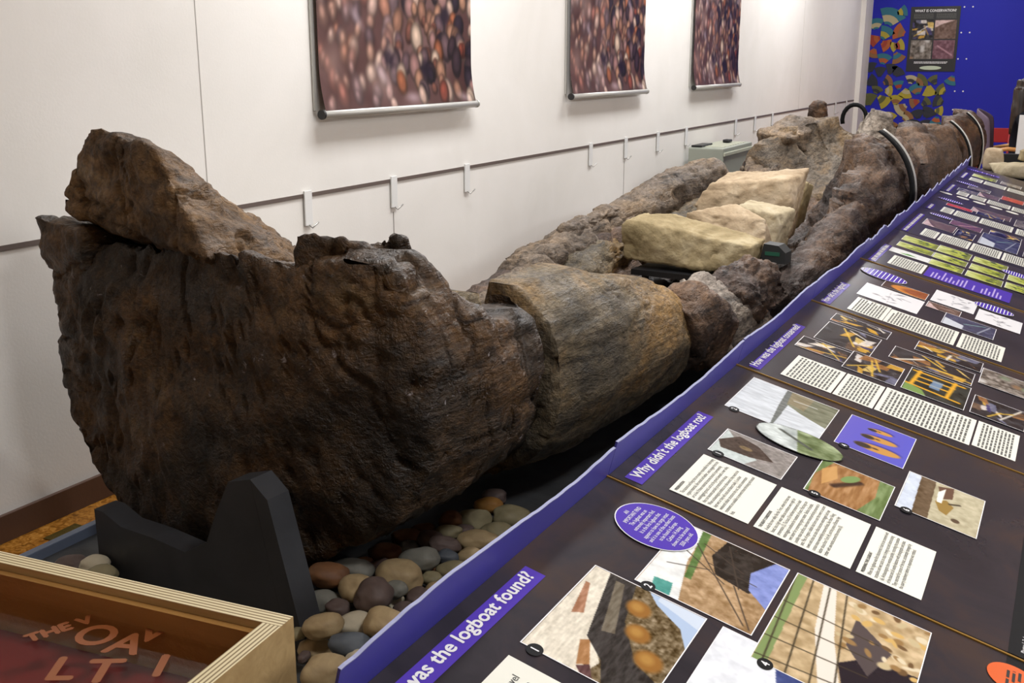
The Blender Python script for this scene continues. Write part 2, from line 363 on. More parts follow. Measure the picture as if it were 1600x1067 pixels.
# ------------------------------------------------------------------ the logboat
boat = empty('logboat', B0, -A, 'ancient dark oak logboat, broken into sections, lying on the grey tray', 'boat')
def interp(tab, s):
    k = np.array(sorted(tab)); return np.interp(s, k, np.array([tab[i] for i in k]))
def hull(name, s0, s1, ns, P, mat, seed, n=110, cap=9, skew=0.0, jag=.02, **dk):
    """P: dict of tables along s: w, zc, hl, hu, ne, zR, zL, th, zb, tc"""
    s = np.linspace(s0, s1, ns); g = {k: interp(v, s) for k, v in P.items()}
    for k, sd in (('zR', 1.0), ('zL', 50.0)):
        q = np.stack([s * 5, np.full(ns, sd + seed), np.zeros(ns)], -1); g[k] = g[k] + jag * fbm(q, 3)
    u = np.linspace(0, 1, n)
    rings = np.zeros((ns, 2 * n, 3))
    for i in range(ns):
        w, zc, hl, hu, ne = (g[k][i] for k in ('w', 'zc', 'hl', 'hu', 'ne'))
        def ang(z):
            y = (z - zc) / (hu if z > zc else hl); y = max(-.97, min(.985, y)); return math.copysign(math.asin(min(1, abs(y) ** (ne / 2))), y)
        aR, aL = ang(g['zR'][i]), ang(g['zL'][i]); a = aR + (-math.pi - aL - aR) * u
        ca, sa = np.cos(a), np.sin(a); ne = np.where((sa < 0) & (ca > 0), g['nr'][i] if 'nr' in g else ne, ne)
        t = w * np.sign(ca) * np.abs(ca) ** (2 / ne); z = zc + np.where(sa > 0, hu, hl) * np.sign(sa) * np.abs(sa) ** (2 / ne)
        th = g['th'][i]; tR, tL, zR, zL = t[0] - th, t[-1] + th, z[0], z[-1]
        ti = tR + (tL - tR) * u; zr = zR + (zL - zR) * u; zi = zr + (g['zb'][i] - zr) * np.sin(np.pi * u) ** .45
        outer = np.stack([t + g['tc'][i], np.full(n, s[i]), z], -1); inner = np.stack([ti + g['tc'][i], np.full(n, s[i]), zi], -1)
        rings[i, :n] = outer; rings[i, n:] = inner[::-1]
    if skew:
        f = np.clip(1 - (rings[..., 1] - s0) / .55, 0, 1); rings[..., 1] += skew * (np.clip(rings[..., 0], 0, 1) / .7) ** 2 * f
    m = 2 * n; V = rings.reshape(-1, 3); idx = np.arange(ns * m).reshape(ns, m); nx = np.roll(idx, -1, 1)
    F = [np.stack([idx[:-1], nx[:-1], nx[1:], idx[1:]], -1).reshape(-1, 4)]
    Vs = [V]; base = len(V)
    for e_, bulge in ((0, -1), (ns - 1, 1)):
        o_, in_ = rings[e_, :n], rings[e_, n:][::-1]; g2 = np.zeros((cap + 1, n), int); g2[0] = idx[e_, :n]; g2[cap] = idx[e_, n:][::-1]
        for k in range(1, cap):
            f = k / cap; p = o_ * (1 - f) + in_ * f; p = p.copy(); p[:, 1] += bulge * .035 * math.sin(math.pi * f) ** .6
            Vs.append(p); g2[k] = np.arange(base, base + n); base += n
        F.append(np.stack([g2[:-1, :-1], g2[1:, :-1], g2[1:, 1:], g2[:-1, 1:]], -1).reshape(-1, 4))
    V = np.concatenate(Vs); F = np.concatenate(F)
    me = mesh_np(name, V, F); displace(me, lambda v, nn: wood_disp(v, nn, seed, **dk)); return link(name, me, mat, boat, True)
const = lambda v: {0: v}
hull('bow_section', -.02, .76, 110, dict(
    w={0: .70, .3: .70, .76: .645}, zc=const(.66), hl={0: .50, .76: .48}, hu={0: .64, .3: .6, .76: .42}, ne={0: 3.0, .4: 2.7, .76: 2.5},
    zR={-.02: 1.10, .05: 1.13, .14: 1.11, .2: 1.04, .3: .94, .45: .88, .6: .89, .76: .895}, nr={0: 2.0, .76: 2.3}, zL={0: 1.14, .5: .95, .76: .72}, th={0: .12, .76: .15},
    zb={0: 1.12, .25: 1.0, .45: .84, .76: .74}, tc={0: -.02, .76: 0}), W_BOW, 1, n=150, cap=26, skew=.16, lump=.035, grain=.012, fine=.006, crack=.026)
hull('hull_joint', .70, .92, 14, dict(w=const(.585), zc=const(.62), hl=const(.42), hu=const(.4), ne=const(2.4), zR=const(.84), zL=const(.6), th=const(.1), zb=const(.45), tc=const(0)), W_BOW, 2, n=70, cap=4, lump=.01)
hull('hull_section', .86, 2.02, 90, dict(
    w={.86: .665, 1.2: .68, 1.8: .67, 2.02: .62}, zc={.86: .62, 2.02: .52}, hl={.86: .46, 2.02: .36}, hu={.86: .40, 1.5: .40, 2.02: .3}, ne={.86: 2.4, 2.02: 2.3},
    zR={.86: .925, 1.25: .905, 1.8: .80, 1.95: .73, 2.02: .64}, zL={.86: .66, 1.4: .58, 2.02: .56}, th={.86: .12, 2.02: .14},
    zb={.86: .66, 1.3: .5, 2.02: .42}, tc=const(0)), W_MID, 3, n=130, cap=12, lump=.02, grain=.008, fine=.003, crack=.012, jag=.012)
hull('hull_bottom', 2.0, 3.5, 70, dict(
    w={2: .63, 3.5: .64}, zc=const(.52), hl=const(.34), hu=const(.3), ne=const(2.3), zR={2: .5, 2.4: .42, 3.0: .42, 3.5: .5}, zL={2: .56, 2.6: .6, 3.5: .7},
    th=const(.14), zb=const(.34), tc=const(0)), W_PLUM, 4, n=90, cap=6, lump=.03)
hull('stern_hull', 3.35, 6.0, 150, dict(
    w={3.35: .60, 4: .66, 5.5: .67, 6: .66}, zc={3.35: .52, 4.5: .64, 6: .74}, hl={3.35: .34, 6: .5}, hu={3.35: .3, 4.2: .42, 5.4: .55, 6: .5}, ne=const(2.4),
    zR={3.35: .5, 3.9: .60, 4.2: .74, 4.65: .95, 5.1: 1.06, 5.45: 1.17, 5.7: 1.12, 5.85: .98, 6: .9}, zL={3.35: .6, 4.5: .62, 5.2: .62, 5.6: .66, 5.9: .92, 6: .98},
    th={3.35: .12, 6: .1}, zb={3.35: .36, 4.6: .42, 5.3: .52, 6: .66}, tc=const(0)), W_PLUM, 5, n=120, cap=8, lump=.045, grain=.014, fine=.008, crack=.026, jag=.065)
hull('stern_floor', 5.95, 7.15, 60, dict(
    w={5.95: .63, 7.15: .6}, zc=const(.74), hl=const(.5), hu=const(.5), ne=const(2.4), zR={5.95: .9, 7.15: 1.0}, zL={5.95: 1.0, 6.3: 1.12, 7.15: 1.16},
    th=const(.1), zb={5.95: .66, 6.5: .78, 7.15: 1.02}, tc=const(-.02)), W_ASH, 6, n=90, cap=6, lump=.045, jag=.05)
hull('stern_section', 6.12, 7.75, 70, dict(
    w={6.12: .66, 7.75: .60}, zc=const(.74), hl=const(.5), hu={6.12: .5, 7.75: .46}, ne=const(2.4), zR={6.12: .92, 6.4: 1.13, 6.6: 1.16, 7.2: 1.13, 7.6: 1.06, 7.75: .96}, zL={6.12: .8, 7.75: .8},
    th=const(.09), zb={6.12: .6, 7.75: .7}, tc={6.12: .02, 7.75: .04}), W_PLUM, 7, n=90, cap=6, lump=.03, jag=.03)
hull('stern_tip', 7.82, 9.75, 70, dict(
    w={7.82: .57, 9.3: .46, 9.75: .3}, zc={7.82: .76, 9.75: .9}, hl={7.82: .46, 9.75: .3}, hu={7.82: .46, 9.75: .3}, ne=const(2.4), zR={7.82: 1.06, 8.4: 1.14, 9.2: 1.17, 9.75: 1.14}, zL={7.82: .8, 9.75: .95},
    th=const(.09), zb={7.82: .7, 9.75: .9}, tc={7.82: .05, 9.75: .1}), W_STERN, 8, n=90, cap=6, lump=.03, jag=.05)

def chunk(name, hulls, mat, seed, voxel=.012, smooth=3, parent=boat, disp=None, **dk):
    """convex pieces fused into one solid, then roughened.  Each hull = list of (s,t,z)"""
    bm = bmesh.new()
    for h in hulls:
        vs = [bm.verts.new((t, s, z)) for s, t, z in h]
        r = bmesh.ops.convex_hull(bm, input=vs)
        bmesh.ops.delete(bm, geom=list({g for g in r['geom_interior'] + r['geom_unused'] if isinstance(g, bmesh.types.BMVert)}), context='VERTS')
    me = bpy.data.meshes.new(name); bm.to_mesh(me); bm.free()
    o = bpy.data.objects.new('tmp', me); COL.objects.link(o)
    md = o.modifiers.new('r', 'REMESH'); md.mode = 'VOXEL'; md.voxel_size = voxel
    m2 = o.modifiers.new('s', 'SMOOTH'); m2.iterations = smooth; m2.factor = .5
    bpy.context.view_layer.update(); ev = o.evaluated_get(bpy.context.evaluated_depsgraph_get())
    out = bpy.data.meshes.new_from_object(ev); out.name = name
    bpy.data.objects.remove(o, do_unlink=True); bpy.data.meshes.remove(me); out.materials.clear()
    displace(out, disp if disp else (lambda v, nn: wood_disp(v, nn, seed, **dk)))
    return link(name, out, mat, parent, True)
def blk(s0, s1, t0, t1, z0, z1, k=.0):
    return [(s, t, z) for s in (s0, s1) for t in (t0, t1) for z in (z0, z1)]
# prow slab: wedge that rises to the tip, grain on its sloping upper face
chunk('prow_block', [[(-.03, -.44, 1.46), (-.05, -.16, 1.405), (-.05, .04, 1.10), (-.03, -.62, 1.20), (-.02, -.60, 1.30),
                      (.30, -.02, 1.05), (.30, .02, 1.0), (.30, -.60, 1.0), (.33, -.42, 1.27), (.72, -.34, .97), (.66, -.26, .96), (.7, -.5, .9), (.7, -.3, .86)]],
      W_SLAB, 11, voxel=.009, smooth=1, lump=.008, grain=.016, fine=.004, crack=.024)
chunk('bow_ledge', [[(-.06, -.74, 1.17), (-.06, -.5, 1.14), (-.05, -.73, .99), (-.06, -.52, .98), (.2, -.72, 1.15), (.2, -.7, 1.0), (.2, -.5, 1.1)],
                    [(-.05, -.70, .97), (-.05, -.56, .96), (-.04, -.71, .80), (-.05, -.58, .78), (.2, -.70, .95), (.2, -.7, .8), (.2, -.5, .9)],
                    [(-.06, -.71, .78), (-.06, -.58, .76), (-.05, -.70, .60), (-.04, -.58, .62), (.2, -.71, .76), (.2, -.7, .62), (.2, -.5, .7)]],
      W_BOW, 12, voxel=.012, smooth=3, lump=.02, crack=.02)
chunk('bow_splinter', [[(.02, .30, 1.20), (.08, .42, 1.18), (.0, .26, 1.02), (.2, .5, 1.1), (.3, .34, 1.10), (.22, .24, 1.0), (.36, .45, 1.06)], [(.2, .40, 1.14), (.28, .47, 1.17), (.36, .42, 1.10), (.42, .5, .98), (.25, .36, 1.0)]],
      W_BOW, 13, voxel=.012, lump=.03, crack=.02)
# near-side fragments
def rodlike(name, pts, rad, mat, seed, m=44, ns=70, **dk):
    pts = np.array(pts, float); rad = np.array(rad, float); k = np.linspace(0, len(pts) - 1, ns); i0 = np.arange(len(pts))
    C_ = np.stack([np.interp(k, i0, pts[:, j]) for j in range(3)], -1)
    for _ in range(6): C_[1:-1] = (C_[:-2] + 2 * C_[1:-1] + C_[2:]) / 4
    RA = np.stack([np.interp(k, i0, rad[:, j]) for j in range(2)], -1); e_ = np.minimum(np.arange(ns), np.arange(ns)[::-1]) / 5.0
    RA = RA * np.clip(1 - (1 - np.clip(e_, 0, 1)) ** 2, .04, 1)[:, None] ** .5
    T_ = np.gradient(C_, axis=0); T_ /= np.linalg.norm(T_, axis=1)[:, None]; U = np.cross(T_, [0, 0, 1.0]); U /= np.linalg.norm(U, axis=1)[:, None]; Wv = np.cross(U, T_)
    a = np.linspace(0, 2 * np.pi, m, endpoint=False); ca, sa = np.cos(a), np.sin(a); ca = np.sign(ca) * np.abs(ca) ** .8; sa = np.sign(sa) * np.abs(sa) ** .8
    V = C_[:, None] + U[:, None] * (ca[None, :, None] * RA[:, :1, None]) + Wv[:, None] * (sa[None, :, None] * RA[:, 1:, None])
    V = V[..., [1, 0, 2]].reshape(-1, 3)     # (s,t,z)->(t,s,z)
    idx = np.arange(ns * m).reshape(ns, m); nx = np.roll(idx, -1, 1); F = np.stack([idx[:-1], nx[:-1], nx[1:], idx[1:]], -1).reshape(-1, 4).tolist()
    F += [idx[0].tolist()[::-1], idx[-1].tolist()]
    me = mesh_np(name, V, F); displace(me, lambda v, nn: wood_disp(v, nn, seed, **dk)); return link(name, me, mat, boat, True)
chunk('side_plank', [[(2.22, .40, .64), (2.24, .62, .58), (2.2, .40, .38), (2.24, .66, .36), (2.62, .42, .66), (2.95, .56, .52), (2.98, .64, .44), (2.9, .40, .44), (2.95, .66, .36)]],
      W_PALE, 21, voxel=.010, smooth=1, lump=.012, grain=.022, fine=.004, crack=.03)
rodlike('side_stub', [(2.02, .54, .50), (2.12, .56, .56), (2.24, .58, .50), (2.34, .60, .42)], [(.13, .17)] * 4, W_PLUM, 22, lump=.03)
chunk('broken_gunwale', [[(2.66, .42, .62), (2.70, .62, .56), (2.64, .44, .42), (2.74, .68, .42), (3.08, .44, .66), (3.12, .62, .64), (3.15, .68, .5), (3.1, .46, .42), (2.95, .54, .70)]],
      W_PLUM, 23, voxel=.012, smooth=2, lump=.04, grain=.02, fine=.012, crack=.03)
rodlike('side_log', [(3.25, .60, .40), (3.6, .62, .48), (4.1, .62, .58), (4.6, .60, .68)], [(.10, .14), (.12, .17), (.12, .19), (.1, .17)], W_PLUM, 24, ns=90, lump=.04, fine=.008)
# far gunwale: weathered log-like lengths
rodlike('gunwale_log', [(2.05, -.46, .44), (2.5, -.50, .49), (2.75, -.54, .58), (3.05, -.55, .65), (3.4, -.55, .66)], [(.09, .08), (.12, .10), (.14, .11), (.13, .11), (.08, .08)], W_GREY, 31, ns=110, lump=.05, grain=.018, fine=.008, crack=.03)
rodlike('gunwale_log', [(2.3, -.34, .42), (2.8, -.40, .50), (3.3, -.44, .56), (3.8, -.46, .56)], [(.08, .08), (.13, .11), (.13, .11), (.1, .1)], W_MID, 32, ns=90, lump=.05, grain=.018, fine=.008, crack=.03)
rodlike('gunwale_log', [(2.9, -.52, .73), (3.3, -.54, .76), (3.7, -.56, .76)], [(.05, .05), (.08, .06), (.05, .05)], W_GREY, 33, lump=.03, fine=.01)
rodlike('gunwale_log', [(3.3, -.54, .68), (3.8, -.56, .72), (4.4, -.57, .83), (5.0, -.57, .84), (5.2, -.56, .81)], [(.10, .10), (.14, .13), (.15, .14), (.13, .12), (.09, .09)], W_GREY, 34, ns=120, lump=.04, grain=.016, fine=.006, crack=.03)
rodlike('gunwale_log', [(3.6, -.40, .55), (4.3, -.44, .62), (5.0, -.46, .67), (5.25, -.46, .66)], [(.08, .10), (.10, .13), (.11, .12), (.07, .08)], W_MID, 35, ns=100, lump=.04)
chunk('gunwale_block', [[(5.72, -.60, .86), (5.72, -.38, .80), (5.75, -.6, .6), (5.75, -.36, .6), (6.25, -.62, 1.10), (6.3, -.36, 1.02), (6.3, -.6, .7), (6.3, -.38, .7)],
                        [(6.1, -.64, 1.10), (6.1, -.34, 1.06), (6.2, -.6, .8), (6.95, -.64, 1.2), (6.95, -.30, 1.14), (6.9, -.6, .8), (6.9, -.3, .8), (6.5, -.5, 1.22)]],
      W_GREY, 36, voxel=.02, smooth=3, lump=.05, crack=.03)
chunk('stern_ridge', [[(6.7, -.1, .85), (6.7, .12, .82), (7.3, -.12, 1.2), (7.3, .12, 1.2), (7.3, -.25, .9), (7.3, .25, .9), (7.1, 0, 1.24)]], W_PALE, 37, voxel=.02, lump=.05)
chunk('end_block', [[(7.0, -.52, 1.14), (7.0, -.36, 1.14), (7.15, -.52, 1.14), (7.15, -.36, 1.14), (7.0, -.51, 1.28), (7.0, -.38, 1.29), (7.15, -.50, 1.28), (7.15, -.39, 1.29), (7.07, -.45, 1.33)]], W_STERN, 38, voxel=.015, smooth=4, lump=.01, crack=.004)
# straps around the stern
STRAPB = plain('strap_rubber', (14, 14, 15), .8, .2); STRAPW = plain('strap_edge', (190, 188, 182), .4)
def strap(s, zlo, zhi, w, zc, hl, hu, th, tc=0.0, wd_=.05, top=75):
    a = np.linspace(R(top), R(-70), 40); pts = []
    for x in a:
        ca, sa = math.cos(x), math.sin(x); pts.append((tc + (w + th) * math.copysign(abs(ca) ** (2 / 2.4), ca), zc + ((hu if sa > 0 else hl) + th) * math.copysign(abs(sa) ** (2 / 2.4), sa)))
    for nm, y0, y1, k, mt in (('strap', s, s + wd_, .0, STRAPB), ('strap_edge', s + wd_, s + wd_ + .018, .012, STRAPW)):
        bm = bmesh.new(); rows = []
        for (t, z) in pts:
            rows.append([bm.verts.new(q) for q in ((t, y0, z), (t, y1, z), (t * (1 + (.02 + k)), y1, z + (.02 + k) * (z - zc)), (t * (1 + (.02 + k)), y0, z + (.02 + k) * (z - zc)))])
        for p, q in zip(rows, rows[1:]):
            for j in range(4): bm.faces.new((p[j], p[(j + 1) % 4], q[(j + 1) % 4], q[j]))
        bm.faces.new(rows[0]); bm.faces.new(rows[-1][::-1]); bmesh.ops.recalc_face_normals(bm, faces=bm.faces)
        me = bpy.data.meshes.new(nm); bm.to_mesh(me); bm.free(); link(nm, me, mt, boat, True)
strap(5.36, 0, 0, .67, .70, .48, .52, .065, wd_=.09, top=52)
strap(7.76, 0, 0, .60, .74, .5, .46, .03, .04, .035, 50)
strap(8.7, 0, 0, .50, .82, .4, .40, .03, .07, .03, 50)
MB().tube([(-.17 + .10 * math.cos(x), 7.2, 1.16 + .12 * math.sin(x)) for x in np.linspace(R(200), R(-20), 14)], .018, 8).build('strap_loop', STRAPB, boat, True)

# ------------------------------------------------------------------ cargo stones and their shelf
def stone(pts, mat, seed, label, voxel=.011, amp=.010):
    c_ = np.mean(np.array(pts), 0)
    def dsp(v, nn):
        q = v + seed * 3.3; return v + nn * (amp * .6 * fbm(q * 6, 3) + amp * .5 * fbm(q * 26, 3) - amp * .8 * np.clip(1 - np.abs(vn(q * 9)) / .08, 0, 1))[:, None]
    o = chunk('stone_block', [[(s - c_[0], t - c_[1], z - c_[2]) for s, t, z in pts]], mat, seed, voxel, 0, None, dsp)
    o.location = WB(c_[0], c_[1], c_[2]); o.rotation_euler = (0, 0, -A); tag(o, label, 'stone'); return o
stone([(3.20, -.29, .575), (3.20, .14, .555), (3.26, .41, .575), (3.18, -.31, .77), (3.20, -.27, .80), (3.24, .12, .735), (3.26, .42, .70), (3.43, .43, .72), (3.44, -.1, .82), (3.43, -.3, .80), (3.43, .40, .57), (3.43, -.28, .57)], SAND1, 1,
      'olive-buff squared sandstone block at the front edge of the black shelf')
stone([(3.50, -.08, .56), (3.50, .38, .56), (3.50, .40, .62), (3.50, -.06, .82), (3.62, .2, .865), (3.56, .39, .80), (3.76, .38, .60), (3.76, -.05, .57), (3.76, .1, .84)], SAND2, 2,
      'thin pinkish buff sandstone slab leaning behind the squared block')
stone([(3.84, .05, .56), (3.84, .35, .56), (3.84, .10, .83), (3.84, .34, .80), (3.86, .37, .74), (4.08, .1, .84), (4.08, .38, .8), (4.08, .34, .56), (4.08, .05, .56)], SAND3, 3,
      'pitted cream sandstone lump in the middle of the cargo stones')
stone([(4.16, -.24, .56), (4.2, .28, .56), (4.15, -.28, .78), (4.2, -.22, .90), (4.2, .28, .96), (4.2, .31, .84), (4.52, -.2, .95), (4.55, .30, 1.0), (4.52, .24, .58), (4.5, -.2, .57), (4.4, .32, .96)], SAND2, 4,
      'largest buff sandstone block, tallest of the cargo stones')
stone([(4.62, .02, .60), (4.62, .22, .60), (4.66, .04, .82), (4.66, .26, .90), (4.86, .08, .84), (4.86, .24, .86), (4.84, .2, .62), (4.82, .05, .62)], SAND1, 5,
      'small yellowish sandstone piece behind the largest cargo block')
sh = empty('steel_shelf', WB(3.15, 0, 0), -A, 'black metal shelf inside the boat carrying the sandstone blocks', 'shelf')
MB().prism([(-.22, 0), (.33, 0), (.33, .80), (.14, 1.40), (-.16, 1.40), (-.22, .9)], .03, 'z', .505).build('shelf_plate', BLACKM, sh)
for x, y, zb_ in ((-.16, .06, .42), (.27, .06, .42), (-.1, 1.3, .485), (.08, 1.3, .485)):
    MB().box(x - .015, x + .015, y - .015, y + .015, zb_, .505).build('leg', BLACKM, sh)
lab = empty('label_block', WB(3.36, .5, .70), -A, 'small dark wedge with a green printed label resting by the stones', 'label')
MB().prism([(-.07, -.06), (.07, -.06), (.07, .0), (.03, .035), (-.05, .04)], .10, 'y', 0).build('wedge', plain('dark_wedge', (34, 36, 36), .6), lab)
MB().box(-.04, .04, -.002, 0, -.02, .0).build('label_print', plain('green_label', (30, 86, 66), .5), lab)

# ------------------------------------------------------------------ pebbles on the tray
def ray_pt(x, y, z):       # a point of the photograph carried onto a level z
    M = cam.rotation_euler.to_matrix(); d = M @ Vector(((x - 800) / 1680, -(y - 533.5) / 1680, -1)); o = cam.location
    return o + d * ((z - o.z) / d.z), (d * ((z - o.z) / d.z)).length
PEBCOL = dict(grey=((110, 110, 103), (146, 144, 133)), olive=((124, 116, 88), (160, 150, 118)), tan=((150, 128, 94), (194, 172, 132)), plum=((84, 70, 66), (116, 100, 94)),
              brown=((92, 62, 42), (134, 92, 58)), cream=((176, 166, 142), (212, 202, 178)), amber=((140, 96, 44), (178, 132, 72)), slate=((76, 82, 90), (104, 110, 116)))
PEBM = {k: mottled('pebble_' + k, [(.3, a), (.7, b)], scale=9, detail=6, rough=.6, bump=.08, bscale=70, spec=.35) for k, (a, b) in PEBCOL.items()}
PD = [(1150, 118, 72, 32, 'plum', 0), (1118, 160, 76, 45, 'amber', 0), (1245, 215, 98, 50, 'olive', 0), (1052, 232, 88, 58, 'olive', 1), (925, 235, 62, 50, 'brown', 0), (1175, 298, 98, 65, 'olive', 0),
      (915, 300, 68, 40, 'olive', 0), (825, 335, 68, 48, 'plum', 0), (900, 362, 82, 44, 'plum', 0), (1065, 348, 108, 55, 'tan', 0), (700, 328, 80, 40, 'brown', 0), (712, 378, 55, 42, 'grey', 0),
      (765, 440, 98, 66, 'grey', 0), (905, 428, 58, 44, 'slate', 0), (1020, 420, 76, 52, 'tan', 0), (590, 405, 82, 56, 'brown', 0), (945, 500, 88, 60, 'olive', 0), (672, 525, 108, 92, 'tan', 0),
      (830, 535, 60, 40, 'olive', 0), (420, 492, 108, 55, 'grey', 0), (868, 598, 64, 52, 'tan', 0), (757, 632, 56, 76, 'plum', 0), (300, 520, 104, 62, 'brown', 0), (440, 585, 80, 82, 'tan', 0),
      (537, 618, 94, 88, 'plum', 0), (642, 660, 58, 66, 'cream', 1), (280, 655, 128, 88, 'grey', 0), (430, 695, 44, 40, 'grey', 0), (430, 768, 88, 66, 'cream', 0), (592, 770, 102, 88, 'tan', 0),
      (275, 778, 88, 70, 'tan', 0), (155, 815, 68, 80, 'olive', 0), (415, 875, 108, 66, 'slate', 0), (245, 898, 88, 64, 'tan', 1), (280, 1012, 108, 88, 'tan', 0), (475, 965, 92, 74, 'cream', 0),
      (132, 690, 50, 50, 'brown', 0), (95, 582, 52, 56, 'brown', 0), (190, 612, 46, 36, 'brown', 0), (560, 480, 56, 48, 'plum', 0), (700, 700, 60, 50, 'plum', 0), (520, 720, 60, 45, 'brown', 0), (345, 560, 60, 50, 'plum', 0),
      (640, 590, 60, 50, 'grey', 0), (1000, 290, 50, 40, 'plum', 0), (800, 480, 60, 45, 'brown', 0), (350, 690, 60, 50, 'plum', 0), (180, 930, 28, 40, 'plum', 0), (480, 470, 60, 50, 'brown', 0), (790, 280, 60, 36, 'brown', 0)]
PLAB = dict(grey='smooth mid grey pebble among the cobbles on the dark tray', olive='smooth olive-grey pebble among the cobbles on the dark tray', tan='smooth tan pebble among the cobbles on the dark tray',
            plum='purplish brown pebble among the cobbles on the dark tray', brown='dark reddish brown pebble in the shade under the boat', cream='pale cream pebble among the cobbles on the dark tray',
            amber='orange-brown pebble among the cobbles on the dark tray', slate='blue-grey slate pebble among the cobbles on the dark tray')
rp = random.Random(4)
def pebble(loc, rx, ry, rz_, colr, seed, rot, brk_=0, label=None):
    bm = bmesh.new(); bmesh.ops.create_icosphere(bm, subdivisions=4, radius=1)
    V = np.array([v.co[:] for v in bm.verts]); q = V * 1.1 + seed * 5.7
    V = V * (1 + .20 * vn(q) + .06 * vn(q * 2.4))[:, None]; V = np.sign(V) * np.abs(V) ** .92
    if brk_: nrm = np.array([.75, -.45, .25]); nrm /= np.linalg.norm(nrm); d = V @ nrm; V = V - nrm * np.maximum(d - .45, 0)[:, None] * .92
    V = V * np.array([rx, ry, rz_])
    for v, p in zip(bm.verts, V): v.co = p
    me = bpy.data.meshes.new('pebble'); bm.to_mesh(me); bm.free()
    o = link('pebble', me, PEBM[colr], None, True); o.location = loc; o.rotation_euler = (rp.uniform(-.12, .12), rp.uniform(-.12, .12), rot)
    return tag(o, label or PLAB[colr], 'pebble', colr + ' pebbles on the tray')
PEBBLES = []
for k, (x, y, a, b, colr, br) in enumerate(PD): PEBBLES.append((420 + x * .3065, 740 + y * .3065, a * .3065, b * .3065, colr, br, k, None))
for k, (px, py, a, colr) in enumerate([(112, 884, 22, 'plum'), (146, 884, 22, 'cream'), (158, 900, 24, 'olive'), (98, 908, 22, 'grey')]):
    PEBBLES.append((px, py, a, a * .8, colr, 0, 60 + k, dict(plum='dark pebble', cream='pale cream pebble', olive='olive pebble', grey='grey pebble')[colr] + ' on the tray between cradle and wall'))
# ------------------------------------------------------------------ plywood display case
BLK2 = plain('black_ink', (20, 20, 22), .6, .15)
PLY = mottled('ply_face', [(.3, (176, 146, 98)), (.7, (198, 168, 118))], scale=2.0, stretch=(1, 14, 14), rough=.45, bump=.05, bscale=30, distort=1.5)
def ply_edge():
    m, t, b = nt('ply_edge'); tc = t.nodes.new('ShaderNodeTexCoord'); sx = t.nodes.new('ShaderNodeSeparateXYZ'); t.links.new(tc.outputs['UV'], sx.inputs[0])
    w = t.nodes.new('ShaderNodeTexWave'); w.inputs['Scale'].default_value = 1.0; w.bands_direction = 'Y'; w.inputs['Distortion'].default_value = .25; w.inputs['Detail'].default_value = 1
    t.links.new(tc.outputs['UV'], w.inputs['Vector'])
    t.links.new(ramp(t, w.outputs['Fac'], [(.12, (120, 98, 62)), (.3, (196, 178, 134)), (.8, (222, 208, 168))]), b.inputs['Base Color']); b.inputs['Roughness'].default_value = .5; return m
PLYE = ply_edge(); REDM = plain('red_felt', (132, 28, 24), .8, .2); PLYI = mottled('ply_inner', [(.3, (150, 108, 56)), (.7, (178, 134, 76))], scale=1.5, stretch=(1, 8, 8), rough=.4, distort=1.5)
case = empty('display_case', (2.322, 1.052, 0), R(5.3), 'plywood display case with a glass lid and red lining beside the cradle', 'display case')
CZ, CT, CX, CY = .903, .03, -1.35, -.75
def ply_wall(x0, x1, y0, y1, along):
    o = MB().box(x0, x1, y0, y1, .45, CZ).build('side_board', PLY, case); me = o.data; me.materials.append(PLYE)
    uvl = me.uv_layers.new(name='UVMap')
    for p in me.polygons:
        if p.normal.z > .9: p.material_index = 1
        for li in p.loop_indices:
            v = me.vertices[me.loops[li].vertex_index].co; u, w = ((v.x, (v.y - y0)) if along == 'x' else (v.y, (v.x - x0))); uvl.data[li].uv = (u * .8, w / CT * 1.45)
    return o
ply_wall(CX, 0, -CT, 0, 'x'); ply_wall(CX, 0, CY, CY + CT, 'x'); ply_wall(-CT, 0, CY + CT, -CT, 'y'); ply_wall(CX, CX + CT, CY + CT, -CT, 'y')
for bx_ in ((CX + CT, -CT, -CT - .012, -CT), (-CT - .012, -CT, CY + CT, -CT - .012)):
    MB().box(bx_[0], bx_[1], bx_[2], bx_[3], .795, CZ - .012).build('inner_lining', PLYI, case)
MB().box(CX + CT, -CT, CY + CT, -CT, .775, .795).build('red_base', REDM, case)
MB().box(CX, 0, CY, 0, 0, .45).build('plinth', PLY, case)
m, t, b = nt('case_glass'); tr_ = t.nodes.new('ShaderNodeBsdfTransparent'); tr_.inputs[0].default_value = (.94, .96, .95, 1)
gl = t.nodes.new('ShaderNodeBsdfGlossy'); gl.inputs['Roughness'].default_value = .03; mx = t.nodes.new('ShaderNodeMixShader'); mx.inputs[0].default_value = .025
t.links.new(tr_.outputs[0], mx.inputs[1]); t.links.new(gl.outputs[0], mx.inputs[2]); t.links.new(mx.outputs[0], t.nodes['Material Output'].inputs[0])
GLASS = m
MB().box(CX + CT + .012, -CT - .012, CY + CT, -CT - .012, CZ - .05, CZ - .044).build('glass_lid', GLASS, case)

